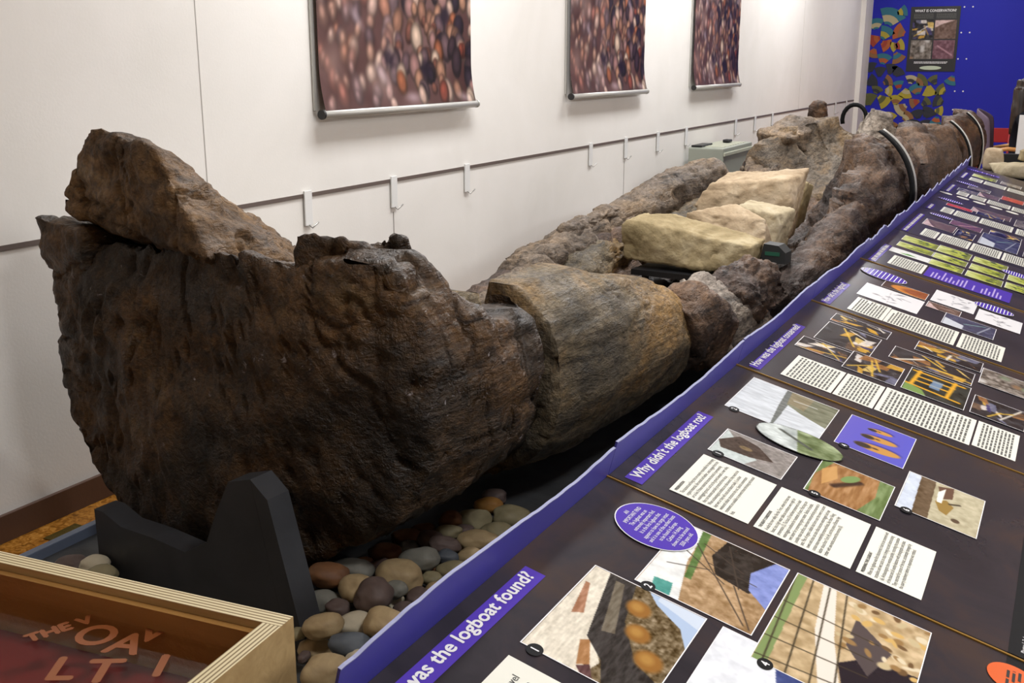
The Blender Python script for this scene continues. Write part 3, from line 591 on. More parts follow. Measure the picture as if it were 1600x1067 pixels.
# ------------------------------------------------------------------ text helper
def text_me(body, size, width=None, bold=0.0, align='LEFT', res=2, xs=1.0, spacing=1.0):
    cu = bpy.data.curves.new('t', 'FONT'); cu.body = body; cu.size = size; cu.resolution_u = res; cu.align_x = align; cu.space_line = spacing
    if width: cu.text_boxes[0].width = width / xs
    o = bpy.data.objects.new('t', cu); COL.objects.link(o); bpy.context.view_layer.update()
    me = bpy.data.meshes.new_from_object(o.evaluated_get(bpy.context.evaluated_depsgraph_get())); bpy.data.objects.remove(o, do_unlink=True); bpy.data.curves.remove(cu)
    V, _ = mesh_vf(me); V = V * np.array([xs, 1, 1])
    if bold:        # heavier strokes: the same outline set down at small offsets
        F = [tuple(p.vertices) for p in me.polygons]; VV = []; FF = []
        for k, (dx, dy) in enumerate(((0, 0), (bold, 0), (-bold, 0), (0, bold), (0, -bold))):
            FF += [tuple(i + k * len(V) for i in f) for f in F]; VV.append(V + np.array([dx, dy, k * 2e-5]))
        bpy.data.meshes.remove(me); me = bpy.data.meshes.new('text'); me.from_pydata(np.concatenate(VV).tolist(), [], FF)
    else: me.vertices.foreach_set('co', V.ravel()); me.update()
    return me
def bounds(me): V, _ = mesh_vf(me); return V.min(0), V.max(0)
WHITEP = plain('white_print', (236, 236, 238), .35); BLACKP = plain('black_print', (30, 30, 30), .5); GREYP = plain('text_grey', (92, 92, 88), .6)
ORANGEREF = plain('orange_reflection', (140, 78, 38), .5)
# reflected lettering, put on the case glass as flat orange letters
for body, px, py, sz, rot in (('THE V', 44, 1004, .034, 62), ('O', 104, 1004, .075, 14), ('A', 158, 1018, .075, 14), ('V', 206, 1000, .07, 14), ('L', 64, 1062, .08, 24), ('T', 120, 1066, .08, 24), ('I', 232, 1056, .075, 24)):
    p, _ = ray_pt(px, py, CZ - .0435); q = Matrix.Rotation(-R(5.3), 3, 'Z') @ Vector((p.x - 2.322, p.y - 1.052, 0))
    me = text_me(body, sz, bold=.002, align='LEFT', res=4); o = link('reflected_letter', me, ORANGEREF, case); o.location = (q.x, q.y, CZ - .0435); o.rotation_euler = (0, 0, R(rot))

# ------------------------------------------------------------------ information panels
BOARD = mottled('panel_board', [(.32, (40, 38, 44)), (.5, (52, 48, 54)), (.68, (66, 54, 52))], scale=3.2, detail=6, rough=.22, bump=0, distort=1.0, spec=.16)
PURPLE = plain('purple_print', (84, 62, 176), .15, .22); FINM = plain('fin_purple', (58, 56, 150), .4); FINE = plain('fin_edge', (150, 154, 190), .6)
CREAMP = plain('cream_print', (238, 238, 226), .2, .22); GOLD = plain('gold_strip', (176, 140, 66), .3, metal=.6); ORANGEP = plain('orange_print', (214, 92, 30), .4)
GAPM = plain('panel_gap', (18, 16, 16), .6); CABM = plain('cabinet_dark', (40, 40, 44), .5)
TLT = R(14.2); PX0, PZ0, PWD, PDP = 2.505, .9, .85, .80
def M_panel(y0): return Matrix(((0, -math.cos(TLT), math.sin(TLT), PX0), (1, 0, 0, y0), (0, math.sin(TLT), math.cos(TLT), PZ0), (0, 0, 0, 1)))
def ell_me(name, rx, ry, n=40):
    bm = bmesh.new(); bm.faces.new([bm.verts.new((rx * math.cos(a), ry * math.sin(a), 0)) for a in [2 * math.pi * k / n for k in range(n)]]); me = bpy.data.meshes.new(name); bm.to_mesh(me); bm.free(); return me
def quad_me(name, x0, x1, y0, y1):
    me = bpy.data.meshes.new(name); me.from_pydata([(x0, y0, 0), (x1, y0, 0), (x1, y1, 0), (x0, y1, 0)], [], [(0, 1, 2, 3)]); return me
def put(name, me, mat, parent, x, y, z, smooth=False):
    o = link(name, me, mat, parent); o.location = (x, y, z); return o
def frame_me(name, x0, x1, y0, y1, w=.0022):
    V = [(x0, y0, 0), (x1, y0, 0), (x1, y1, 0), (x0, y1, 0), (x0 - w, y0 - w, 0), (x1 + w, y0 - w, 0), (x1 + w, y1 + w, 0), (x0 - w, y1 + w, 0)]
    me = bpy.data.meshes.new(name); me.from_pydata(V, [], [(4, 5, 1, 0), (5, 6, 2, 1), (6, 7, 3, 2), (7, 4, 0, 3)]); return me
# picture recipes (reader's view: x right, y up)
def pic(kind, w, h, seed):
    r = random.Random(seed)
    if kind == 'find':
        c = Cv(w, h, (112, 96, 70), seed); c.noise(40, 22); c.poly([(0, .5), (0, 1), (1, 1), (1, .86), (.4, .68), (.15, .45)], (226, 218, 200)); c.noise(10, 30)
        c.poly([(.45, .88), (.8, .97), (.8, .93), (.5, .8)], (160, 104, 74), .8); c.poly([(.1, .5), (.3, .62), (.26, .68), (.05, .58)], (172, 126, 84)); c.poly([(0, .42), (.1, .5), (.04, .58), (0, .52)], (96, 66, 66))
        c.poly([(0, 0), (0, .35), (.18, .46), (.32, .66), (1, .86), (1, .62), (.6, .5), (.3, .25), (.2, 0)], (58, 54, 52)); c.poly([(.42, .6), (.95, .78), (.95, .7), (.45, .5)], (126, 116, 98), .8); c.noise(18, 26, st=(.4, 2))
        for x, y, a in ((.36, .17, .11), (.55, .36, .1), (.78, .48, .1)): c.ell(x, y, a, a * 1.2, (150, 104, 50), .4, .3); c.ell(x + .01, y + .02, a * .6, a * .7, (178, 134, 70), .4, .6)
        c.poly([(.62, 0), (.78, .12), (.9, .38), (1, .5), (1, 0)], (176, 196, 224)); c.poly([(.85, 0), (.95, .4), (1, .4), (1, 0)], (206, 218, 234))
    elif kind == 'grid':
        c = Cv(w, h, (170, 140, 104), seed); c.noise(26, 18); c.poly([(0, .62), (0, 1), (1, 1), (1, .8), (.5, .76)], (232, 234, 232)); c.poly([(0, .7), (.16, .74), (.14, .9), (0, .86)], (84, 156, 146)); c.poly([(.3, .7), (1, .82), (1, .74), (.3, .64)], (92, 120, 66))
        c.poly([(.45, .18), (.5, .5), (.72, .62), (1, .58), (1, .12), (.7, .06)], (46, 40, 36)); c.poly([(.35, 0), (.5, .2), (.72, .26), (1, .12), (1, 0)], (132, 146, 206)); c.noise(16, 14)
        for k in range(7): c.line(r.random(), r.random(), r.random(), r.random(), .006, (70, 60, 52))
    elif kind == 'skytree':
        c = Cv(w, h, (232, 236, 242), seed); c.poly([(.3, 0), (.45, .3), (.7, .5), (1, .6), (1, 0)], (66, 78, 130)); c.poly([(.5, 0), (.6, .2), (1, .45), (1, 0)], (62, 92, 56)); c.poly([(.7, 0), (.8, .15), (1, .3), (1, 0)], (130, 92, 60)); c.noise(14, 16)
    elif kind == 'rocks':
        c = Cv(w, h, (190, 166, 128), seed); c.noise(24, 14); c.poly([(0, .9), (0, 1), (1, 1), (1, .93)], (128, 148, 94)); c.poly([(.0, .55), (.5, .72), (1, .8), (1, .7), (.5, .58), (.0, .4)], (230, 222, 210)); c.poly([(.0, .1), (.1, .42), (.3, .5), (.45, .35), (.5, 0), (0, 0)], (38, 32, 40)); c.poly([(.3, .3), (.5, .5), (.8, .5), (.6, .2)], (84, 74, 74))
        for k in range(46):
            x, y = r.uniform(.45, 1), r.uniform(0, .62); cc = r.choice([(196, 178, 140), (220, 206, 176), (150, 118, 76), (110, 84, 56), (206, 170, 104)]); c.ell(x, y, r.uniform(.02, .05), r.uniform(.02, .05), cc, r.random() * 3, .3)
        for k in range(4): c.line(0, .45 + k * .16, 1, .62 + k * .13, .006, (66, 58, 44)); c.line(.12 + k * .17, 0.3, .05 + k * .2, 1, .006, (66, 58, 44))
    elif kind == 'lake':
        c = Cv(w, h, (206, 212, 218), seed); c.poly([(0, .47), (0, .50), (.5, .56), (1, .60), (1, .48), (.5, .48)], (112, 116, 114)); c.poly([(.38, 0), (.5, .3), (.62, .5), (1, .54), (1, 0)], (122, 124, 104)); c.poly([(.6, .3), (.66, .5), (1, .54), (1, .28)], (146, 134, 108), .8); c.noise(16, 12, st=(2, .6)); c.line(.78, .46, .8, .2, .008, (214, 216, 214))
    elif kind == 'mud':
        c = Cv(w, h, (142, 136, 132), seed); c.noise(18, 16); c.poly([(0, .5), (0, 1), (1, 1), (.7, .8), (.3, .4)], (196, 206, 204)); c.poly([(.25, .9), (.5, 1), (.9, .8), (.8, .5), (.45, .2), (.3, .5)], (74, 62, 56)); c.ell(.55, .62, .07, .1, (124, 106, 78)); c.noise(14, 20)
    elif kind == 'mist':
        c = Cv(w, h, (190, 198, 196), seed); c.poly([(0, 0), (0, .45), (1, .6), (1, 0)], (128, 142, 104)); c.noise(34, 6); c.line(.35, .35, .7, .75, .03, (82, 86, 80)); c.noise(12, 20)
    elif kind == 'shoes':
        c = Cv(w, h, (92, 92, 196), seed); c.vgrad(0, 1, (112, 100, 190), .5)
        for x, y, s in ((.24, .42, .36), (.53, .46, .29), (.78, .5, .2)): c.ell(x + .03, y - .03, s * .34, s * 1.0, (44, 40, 96), .1, .4, .7); c.ell(x, y, s * .29, s, (196, 146, 78), .1, .15); c.ell(x - .02, y + s * .6, s * .22, s * .42, (62, 54, 48), .1, .3); c.ell(x, y + s * .1, s * .08, s * .2, (90, 66, 44), 0, .5)
    elif kind == 'timber':
        c = Cv(w, h, (112, 132, 84), seed); c.poly([(0, .3), (0, .95), (.5, 1), (1, .85), (1, .2), (.5, .16)], (160, 118, 76)); c.noise(22, 8, st=(.5, 3)); c.poly([(.3, .85), (.7, .95), (.95, .8), (.6, .7)], (206, 160, 100), .8); c.line(.38, .7, .72, .42, .05, (66, 46, 36)); c.ell(.72, .55, .17, .085, (122, 150, 92), -.5, .15)
    elif kind == 'river':
        c = Cv(w, h, (186, 178, 150), seed); c.poly([(.0, 1), (1, 1), (1, 0.84), (.0, 0.8)], (206, 216, 232)); c.poly([(0, 0.8), (1, 0.84), (1, 0.64), (0, 0.6)], (104, 86, 66)); c.noise(16, 10); c.poly([(.9, 0.6), (1, 0.4), (.7, 0.38), (.6, 0.52)], (104, 78, 64)); c.poly([(.5, 0.58), (.62, 0.45), (.5, 0.34), (.25, 0.4), (.3, 0.5)], (150, 122, 66)); c.poly([(.75, 0.58), (.9, 0.5), (.5, 0.5), (.5, 0.56)], (236, 236, 228)); c.ell(.2, .28, .05, .06, (92, 76, 60)); c.line(.55, .4, .62, .28, .02, (70, 62, 50))
    elif kind == 'work':
        c = Cv(w, h, (44, 42, 46), seed); c.noise(22, 7)
        for k in range(11):
            x, y = r.random(), r.random(); a, b2 = r.uniform(.05, .22), r.uniform(.04, .16); cc = r.choice([(206, 160, 62), (220, 190, 110), (150, 104, 62), (222, 214, 206), (110, 112, 136), (96, 74, 58), (70, 64, 110)])
            d = r.uniform(-.15, .15); c.poly([(x - a, y - b2), (x + a, y - b2 + d), (x + a + d, y + b2), (x - a + d, y + b2 - d)], cc, .9)
        for k in range(3): c.line(r.random(), r.random(), r.random(), r.random(), .02, r.choice([(214, 176, 70), (230, 224, 210)]))
        c.noise(14, 16)
    elif kind == 'yframe':
        c = Cv(w, h, (40, 44, 40), seed); c.noise(18, 8); c.poly([(0, .6), (0, 1), (.3, 1), (.2, .7)], (120, 150, 84))
        for (a, b_) in (((.2, .1), (.3, 1)), ((.3, .9), (.95, .85)), ((.25, .3), (.95, .25)), ((.9, .1), (.9, .95)), ((.5, .3), (.5, .88)), ((.7, .25), (.7, .86))): c.line(*a, *b_, .035, (226, 168, 50))
        c.poly([(.4, .45), (.75, .42), (.75, .6), (.4, .62)], (130, 160, 196), .8)
    elif kind == 'doc':
        c = Cv(w, h, (236, 236, 238), seed)
        for k in range(9):
            x, y = r.uniform(.08, .9), r.uniform(.15, .85); c.ell(x, y, r.uniform(.02, .06), r.uniform(.04, .14), (150, 150, 154), r.random(), .5, .7); c.line(x, y, x + r.uniform(-.15, .15), y + r.uniform(-.15, .15), .008, (110, 110, 116))
        c.line(.05, .5, .9, .56, .004, (170, 170, 176))
    elif kind == 'arc':
        c = Cv(w, h, (70, 52, 46), seed); c.ell(.5, .25, .52, .62, (206, 134, 56), 0, .12); c.ell(.52, .05, .5, .62, (150, 84, 46), 0, .3); c.noise(10, 8)
    elif kind == 'bluepit':
        c = Cv(w, h, (74, 76, 100), seed); c.noise(24, 8); c.poly([(0, .6), (0, 1), (.6, 1), (.35, .6)], (206, 212, 220)); c.line(.1, .3, .9, .12, .012, (190, 196, 206)); c.line(.5, .6, .85, .2, .012, (150, 200, 180))
    elif kind == 'brown':
        c = Cv(w, h, (110, 88, 78), seed); c.poly([(0, .6), (0, 1), (1, 1), (.4, .8)], (206, 180, 176)); c.noise(26, 9)
    elif kind == 'green':
        c = Cv(w, h, (170, 178, 66), seed); c.vgrad(.4, 1, (214, 220, 160), .8); c.noise(30, 6)
        for k in range(10): c.ell(r.uniform(.2, 1), r.uniform(.1, .6), r.uniform(.05, .14), r.uniform(.06, .16), r.choice([(84, 100, 44), (110, 124, 50), (64, 76, 40)]), 0, .7, .9)
        c.poly([(0, 0), (0, .16), (1, .1), (1, 0)], (120, 124, 66), .7)
    elif kind == 'leaf':
        c = Cv(w, h, (236, 238, 234), seed); c.ell(.3, .55, .13, .2, (110, 168, 78), .2, .4); c.ell(.38, .45, .09, .18, (86, 146, 60), -.5, .4)
    elif kind == 'red':
        c = Cv(w, h, (196, 70, 46), seed); c.ell(.35, .6, .2, .2, (232, 150, 90), 0, 1, .8); c.noise(10, 5)
    elif kind == 'mauve':
        c = Cv(w, h, (116, 82, 92), seed); c.noise(24, 8); c.line(.2, .7, .9, .2, .03, (190, 150, 160))
    else:
        c = Cv(w, h, (120, 112, 104), seed); c.noise(44, 6); c.noise(30, 14)
        for k in range(5): c.ell(r.random(), r.random(), .16, .16, r.choice([(206, 204, 200), (150, 118, 88), (70, 66, 62), (122, 136, 112)]), 0, .6, .8)
    return c
BODY1 = "The bacteria and fungi that are mainly responsible for destroying organic materials, like wood and leather, need oxygen from the air to live. If these materials become buried in permanently waterlogged ground, such as the gravels beneath a river valley, they can become partially protected from decay.\nWhen archaeological artefacts are discovered, they need to be kept wet or they will crack and distort badly (1) as their weakened cellular structures dry out. Special conservation treatments are available to prevent these shrinking and unusual finds."
BODY2 = "A wide flat river valley like the Trent, where the boat was found, has a high water table so conditions were right for preservation (2). The boat (3) had been preserved in ideal waterlogged conditions for hundreds of years. Peat bogs are even better for preserving organic matter. Bodies of people, possibly ritual sacrifices, have been found perfectly preserved in peat. Piles of organic rubbish that form near the rivers in ancient towns and cities can also often become waterlogged and may contain many wonderfully preserved finds, like these Viking leather shoes from York (4), and this piece of Bronze Age timber with axe-marks around the mortise (5)."
BODY3 = "When the logboat was first discovered it had to be covered with tarpaulins and wet sacks to stop it drying out and deteriorating (6). Archaeologists then worked quickly, recording the position of the boat and all nearby features with photographs and plans. They searched for pieces of the boat, accidentally damaged by the quarry machinery before its importance was realised."
OV1 = "AN\nIMPORTANT FIND\nThe logboat was an\nextremely important find.\nIt is the first logboat that\nappears to have its cargo intact\nand it is one of the earliest boats\nto be found in Europe.\nCarbon 14 dating\nshows it to be around\n3500 years old."
def text_lines(w, h, n, r, ragged=True, horizontal=True):
    bm = bmesh.new(); lh = h / n
    for k in range(n):
        y = h / 2 - (k + .5) * lh; x = -w / 2; end = w / 2 * (r.uniform(.55, 1) if (ragged and r.random() < .2) else r.uniform(.93, 1))
        while x < end:
            L = r.uniform(.010, .030); x1 = min(x + L, end); v = [bm.verts.new(p) for p in ((x, y - lh * .26, 0), (x1, y - lh * .26, 0), (x1, y + lh * .26, 0), (x, y + lh * .26, 0))]; bm.faces.new(v); x = x1 + .005
    me = bpy.data.meshes.new('text_lines'); bm.to_mesh(me); bm.free(); return me
PANELS = [
 dict(title='How was the logboat found?', ts=.50, note='with an orange badge', pics=[('find', .288, .547, .109, .297, 110, 78, '1'), ('grid', .561, .801, .173, .365, 100, 76, '2'), ('skytree', .30, .547, .326, .53, 70, 60, ''), ('rocks', .507, .802, .381, .604, 110, 84, '4')],
      boxes=[(.05, .25, .109, .275, ('', 'e gravel\ne been\ns of\nat'))], ovals=[(.744, .139, .075, .075, OV1)], badge=1),
 dict(title="Why didn't the logboat rot?", ts=.44, note='with three leather shoes', pics=[('lake', .552, .80, .061, .276, 90, 70, '2'), ('mud', .287, .427, .107, .262, 60, 60, '1'), ('shoes', .593, .803, .309, .461, 90, 70, '4'), ('timber', .288, .475, .311, .462, 76, 64, '5'), ('river', .386, .592, .478, .636, 84, 66, '6')],
      boxes=[(.047, .255, .107, .263, ('PRESERVATION', BODY1)), (.047, .255, .273, .452, ('THE RIGHT CONDITIONS', BODY2)), (.047, .256, .462, .576, ('PRESERVING THE LOGBOAT', BODY3))], povals=[(.509, .247, .062, .098, 'mist', '3')]),
 dict(title='How was the logboat conserved?', ts=.51, note='with yellow frame photo', pics=[('work', .698, .793, .095, .268, 40, 40, ''), ('work', .456, .672, .098, .257, 60, 46, '2'), ('work', .324, .435, .074, .214, 36, 40, '1'), ('work', .288, .464, .215, .357, 50, 42, '3'), ('work', .531, .659, .303, .532, 40, 60, '5'), ('yframe', .294, .509, .374, .535, 64, 50, '4'), ('work', .697, .802, .353, .543, 40, 50, '6'), ('plain', .592, .755, .549, .678, 46, 38, '7'), ('work', .30, .462, .552, .686, 46, 38, '8')],
      boxes=[(.046, .247, .103, .235, None), (.047, .248, .239, .34, None), (.049, .255, .344, .574, None), (.059, .258, .579, .68, None)]),
 dict(title='How old is the logboat?', ts=.35, note='with white drawings', pics=[('doc', .275, .481, .096, .298, 60, 56, '1'), ('arc', .506, .616, .142, .296, 40, 46, ''), ('doc', .539, .732, .312, .459, 56, 42, '2'), ('brown', .429, .513, .31, .422, 30, 34, ''), ('bluepit', .274, .43, .381, .546, 46, 46, '3'), ('doc', .477, .648, .473, .619, 50, 42, '')],
      boxes=[(.04, .238, .108, .222, None), (.041, .228, .224, .445, None), (.04, .228, .454, .59, None)], ovals=[(.669, .122, .068, .086, None), (.722, .516, .05, .07, None)]),
 dict(title='', ts=.41, note='with green landscapes', pics=[('green', .64, .768, .064, .214, 36, 40, ''), ('green', .475, .583, .067, .214, 32, 40, ''), ('leaf', .314, .41, .062, .219, 32, 44, ''), ('green', .635, .791, .216, .354, 40, 36, ''), ('green', .469, .585, .22, .355, 34, 36, ''), ('green', .308, .418, .224, .356, 32, 36, ''), ('green', .653, .777, .368, .508, 36, 38, ''), ('green', .47, .593, .371, .508, 34, 36, ''), ('green', .301, .421, .371, .511, 34, 36, ''), ('green', .487, .605, .523, .622, 32, 28, ''), ('green', .313, .43, .524, .609, 32, 28, '')],
      boxes=[(.067, .26, .094, .228, None)], banner=(.058, .253, .236, .559), ovals=[(.656, .55, .045, .06, None)]),
 dict(title='', ts=.62, note='with grey photographs', pics=[('brown', .352, .542, .079, .224, 44, 36, ''), ('mauve', .595, .742, .182, .331, 36, 36, ''), ('work', .30, .50, .235, .32, 36, 26, ''), ('bluepit', .30, .64, .346, .522, 60, 40, ''), ('work', .64, .78, .37, .52, 30, 30, ''), ('work', .3, .5, .55, .68, 36, 30, '')],
      boxes=[(.047, .25, .108, .177, None), (.047, .25, .186, .323, None), (.047, .25, .331, .462, None), (.047, .25, .47, .6, None)], ovals=[(.73, .127, .035, .06, None)]),
 dict(title='', ts=.20, note='with a row of pale discs', pics=[('red', .333, .42, .098, .235, 24, 36, ''), ('brown', .40, .562, .225, .43, 36, 44, ''), ('work', .33, .45, .26, .40, 30, 30, ''), ('plain', .3, .55, .46, .6, 40, 30, '')],
      boxes=[(.047, .24, .098, .157, None), (.047, .24, .166, .287, None), (.047, .24, .299, .463, None), (.047, .24, .48, .6, None)], ovals=[(.52, .10, .04, .07, None)], discs=[(.78, .046), (.78, .143), (.78, .237), (.78, .331), (.78, .422), (.78, .52)]),
 dict(title='', ts=.40, note='with a glowing red picture', pics=[('plain', .22, .34, .08, .2, 30, 36, ''), ('brown', .24, .42, .2, .32, 30, 30, ''), ('red', .375, .55, .328, .456, 36, 30, ''), ('plain', .45, .6, .12, .25, 30, 30, ''), ('plain', .25, .45, .48, .6, 30, 30, '')],
      boxes=[(.02, .19, .094, .158, None), (.02, .19, .169, .259, None), (.02, .19, .27, .4, None), (.02, .19, .41, .55, None)], ovals=[(.62, .10, .04, .07, None)]),
 dict(title='', ts=.36, note='beside loose stone slabs', pics=[('green', .29, .45, .083, .239, 30, 36, ''), ('plain', .3, .45, .27, .4, 30, 30, ''), ('red', .34, .5, .43, .55, 30, 26, '')],
      boxes=[(.02, .2, .085, .168, None), (.02, .2, .18, .318, None), (.02, .2, .33, .5, None)], banner=(.6, .68, .02, .24)),
]
WAVE = [(.0, .064, .010, 3.1), (.5, .062, .010, 2.4), (.3, .062, .008, 3.7), (.8, .06, .009, 4.5), (.1, .06, .009, 7.0), (.4, .058, .009, 8.0), (.9, .056, .010, 9.0), (.2, .058, .010, 9.0), (.6, .058, .01, 9.0)]
for k, D in enumerate(PANELS):
    y0 = .894 + .85 * k; e = empty('info_panel'); e.matrix_world = M_panel(y0)
    tag(e, ('sloping dark information panel headed %s, %s' % (D['title'].rstrip('?'), D['note'])) if D['title'] else 'sloping dark information panel ' + D['note'], 'panel')
    rr = random.Random(k + 3)
    MB().box(.004, PWD - .004, -PDP, 0, -.014, 0, .001).build('board', BOARD, e)
    MB().box(PWD - .004, PWD - .0003, -PDP, 0, -.014, -.004).build('joint', GAPM, e)
    if k < 4: MB().box(PWD - .0085, PWD - .004, -PDP, 0, -.012, .003, .0008).build('gold_strip', GOLD, e)
    MB().box(.004, PWD - .004, -PDP, -.722, 0, .0006).build('dark_border', BLK2, e)
    # wavy upstand along the boat side
    n = 90; ph, hh, am, fr_ = WAVE[k]; xs = np.linspace(.001, PWD - .001, n); far = 1 if k > 3 else .25
    top = hh + am * np.sin((xs / PWD + ph) * fr_ * 1.9) + far * .006 * fbm(np.stack([xs * 28, np.full(n, k * 9.0), np.zeros(n)], -1), 3)
    V = []; F = []
    for j, (x, zt) in enumerate(zip(xs, top)): V += [(x, 0, -.05), (x, .004, -.05), (x, .004, zt), (x, 0, zt)]
    for j in range(n - 1):
        a_, b_ = 4 * j, 4 * j + 4; F += [(a_ + q, a_ + (q + 1) % 4, b_ + (q + 1) % 4, b_ + q) for q in range(4)]
    F += [(0, 1, 2, 3), (4 * n - 4, 4 * n - 1, 4 * n - 2, 4 * n - 3)]
    link('wavy_fin', mesh_np('wavy_fin', V, F), FINM, e)
    V = []; F = []
    for x, zt in zip(xs, top): V += [(x, -.0006, zt - .0012), (x, -.0006, zt + .0005), (x, .0046, zt + .0005)]
    for j in range(n - 1): a_, b_ = 3 * j, 3 * j + 3; F += [(a_, a_ + 1, b_ + 1, b_), (a_ + 1, a_ + 2, b_ + 2, b_ + 1)]
    link('fin_edge', mesh_np('fin_edge', V, F), FINE, e)
    # title strip and title
    t0, tL = .02, D['ts']; ty0, ty1 = (-.062, -.026) if k < 2 else (-.056, -.026)
    if k == 0: t0, tL = .0, .459
    st = put('title_strip', quad_me('title_strip', t0, t0 + tL, ty0, ty1), PURPLE, e, 0, 0, .0008)
    if D['title']:
        me = text_me(D['title'], .034, bold=.0009, res=3); lo, hi = bounds(me); sc = (tL - .03) / (hi[0] - lo[0]); V, _ = mesh_vf(me)
        V[:, 0] = (V[:, 0] - lo[0]) * sc + t0 + .015; V[:, 1] = (V[:, 1] - lo[1]) * min(1, .030 / (hi[1] - lo[1])) + ty0 + .004; me.vertices.foreach_set('co', V.ravel()); me.update()
        put('title_text', me, WHITEP, st, 0, 0, .0006)
    else:           # too small to read: white word shapes only
        bm = bmesh.new(); x = t0 + .015
        while x < t0 + tL - .02:
            x1 = min(x + rr.uniform(.035, .09), t0 + tL - .015); bm.faces.new([bm.verts.new(p_) for p_ in ((x, ty0 + .008, 0), (x1, ty0 + .008, 0), (x1, ty1 - .008, 0), (x, ty1 - .008, 0))]); x = x1 + .008
        me = bpy.data.meshes.new('title_marks'); bm.to_mesh(me); bm.free(); put('title_marks', me, WHITEP, st, 0, 0, .0006)
    for q, (kind, u0, u1, v0, v1, w, h, num) in enumerate(D['pics']):
        kf = 1.9 if k < 2 else 1.3; cvs = pic(kind, int(w * kf), int(h * kf), k * 20 + q + 1); p = put('photo', cvs.mesh('photo', u1 - u0, v1 - v0), PRINT, e, u0, -v1, .0010 + .0002 * q)
        put('photo_border', frame_me('photo_border', 0, u1 - u0, 0, v1 - v0, .0018), WHITEP, p, 0, 0, .0001)
        if num and k < 2:
            d = put('number_dot', ell_me('number_dot', .014, .012, 24), BLK2, p, -.002, (v1 - v0) - .022, .0006)
            me = text_me(num, .018, align='CENTER', bold=.0005); put('number', me, WHITEP, d, 0, -.006, .0004)
    for (u0, u1, v0, v1, tx) in D['boxes']:
        b_ = put('text_box', quad_me('text_box', u0, u1, -v1, -v0), CREAMP, e, 0, 0, .0012); w, h = u1 - u0, v1 - v0
        if tx:
            hd, body = tx; sz = .0088 if k else .0165
            if not hd:      # only the line ends show in the picture
                put('body_text', text_me(body, sz, align='RIGHT', spacing=1.15), BLACKP, b_, u1 - .03, -v0 - .034, .0005); continue
            me = text_me(hd, sz * .95, bold=.0002, xs=.82); put('heading', me, BLACKP, b_, u0 + .008, -v0 - .013 - (.004 if k == 0 else 0), .0005)
            me = text_me(body, sz, width=w - .014, xs=.84 if k else .9); lo, hi = bounds(me); avail = h - .024; V, _ = mesh_vf(me)
            s_ = min(1.25, avail / (hi[1] - lo[1])); V[:, 1] = (V[:, 1] - hi[1]) * s_; me.vertices.foreach_set('co', V.ravel()); me.update()
            put('body_text', me, BLACKP, b_, u0 + .008, -v0 - .018 - (.006 if k == 0 else 0), .0005)
        else:
            put('text_lines', text_lines(w - .016, h - .02, max(4, int(h / .0105)), rr), GREYP, b_, (u0 + u1) / 2, -(v0 + v1) / 2, .0005)
    for (u, v, rx, ry, tx) in D.get('ovals', []):
        o_ = put('oval_caption', ell_me('oval_caption', rx, ry), WHITEP, e, u, -v, .0030); i_ = put('oval_fill', ell_me('oval_fill', rx - .002, ry - .002), PURPLE, o_, 0, 0, .0003)
        if tx:
            me = text_me(tx, .0105, align='CENTER', xs=.85); lo, hi = bounds(me); V, _ = mesh_vf(me); V[:, 1] = (V[:, 1] - (lo[1] + hi[1]) / 2) * (ry * 1.66 / (hi[1] - lo[1])); me.vertices.foreach_set('co', V.ravel()); me.update()
            put('oval_text', me, WHITEP, o_, 0, 0, .0007)
        else:
            bm = bmesh.new(); nl = 11
            for j in range(nl):
                y = ry * (1 - 2 * (j + .8) / (nl + .6)); hw = rx * .86 * math.sqrt(max(0, 1 - (y / ry) ** 2)); bm.faces.new([bm.verts.new(p_) for p_ in ((-hw, y - .0016, 0), (hw, y - .0016, 0), (hw, y + .0016, 0), (-hw, y + .0016, 0))])
            me = bpy.data.meshes.new('oval_lines'); bm.to_mesh(me); bm.free(); put('oval_lines', me, WHITEP, o_, 0, 0, .0007)
    for (u, v, rx, ry, kind, num) in D.get('povals', []):
        cvs = pic(kind, 70, 80, 77); me = cvs.mesh('oval_photo', 2 * rx, 2 * ry); bm = bmesh.new(); bm.from_mesh(me)
        bmesh.ops.delete(bm, geom=[v_ for v_ in bm.verts if ((v_.co.x / rx - 1) ** 2 + (v_.co.y / ry - 1) ** 2) > 1.0], context='VERTS'); bm.to_mesh(me); bm.free()
        o_ = put('oval_rim', ell_me('oval_rim', rx + .001, ry + .001), BLACKM, e, u, -v, .0034); put('oval_photo', me, PRINT, o_, -rx, -ry, .0004)
    if 'banner' in D:
        u0, u1, v0, v1 = D['banner']; b_ = put('purple_banner', quad_me('purple_banner', u0, u1, -v1, -v0), PURPLE, e, 0, 0, .0012)
        bm = bmesh.new(); y = -v0 - .03
        while y > -v1 + .03:
            hw = (u1 - u0) * rr.uniform(.3, .8); x0 = u0 + .015; bm.faces.new([bm.verts.new(p_) for p_ in ((x0, y, 0), (x0 + hw, y, 0), (x0 + hw, y + .006, 0), (x0, y + .006, 0))]); y -= rr.choice([.014, .014, .032])
        me = bpy.data.meshes.new('banner_lines'); bm.to_mesh(me); bm.free(); put('banner_lines', me, plain('lilac_print_%d' % k, (176, 160, 214), .4), b_, 0, 0, .0005)
    for (u, v) in D.get('discs', []):
        put('pale_disc', ell_me('pale_disc', .034, .036, 28), CREAMP, e, u, -v, .0016)
    if D.get('badge'):
        o_ = put('orange_badge', ell_me('orange_badge', .04, .04), ORANGEP, e, .775, -.735, .0016)
        put('badge_marks', text_lines(.05, .026, 3, rr), BLACKP, o_, 0, 0, .0005)
    if k == 1: put('photo_credit', text_me('Photos 1, 2, 6', .010), WHITEP, e, .02, -.748, .0012)
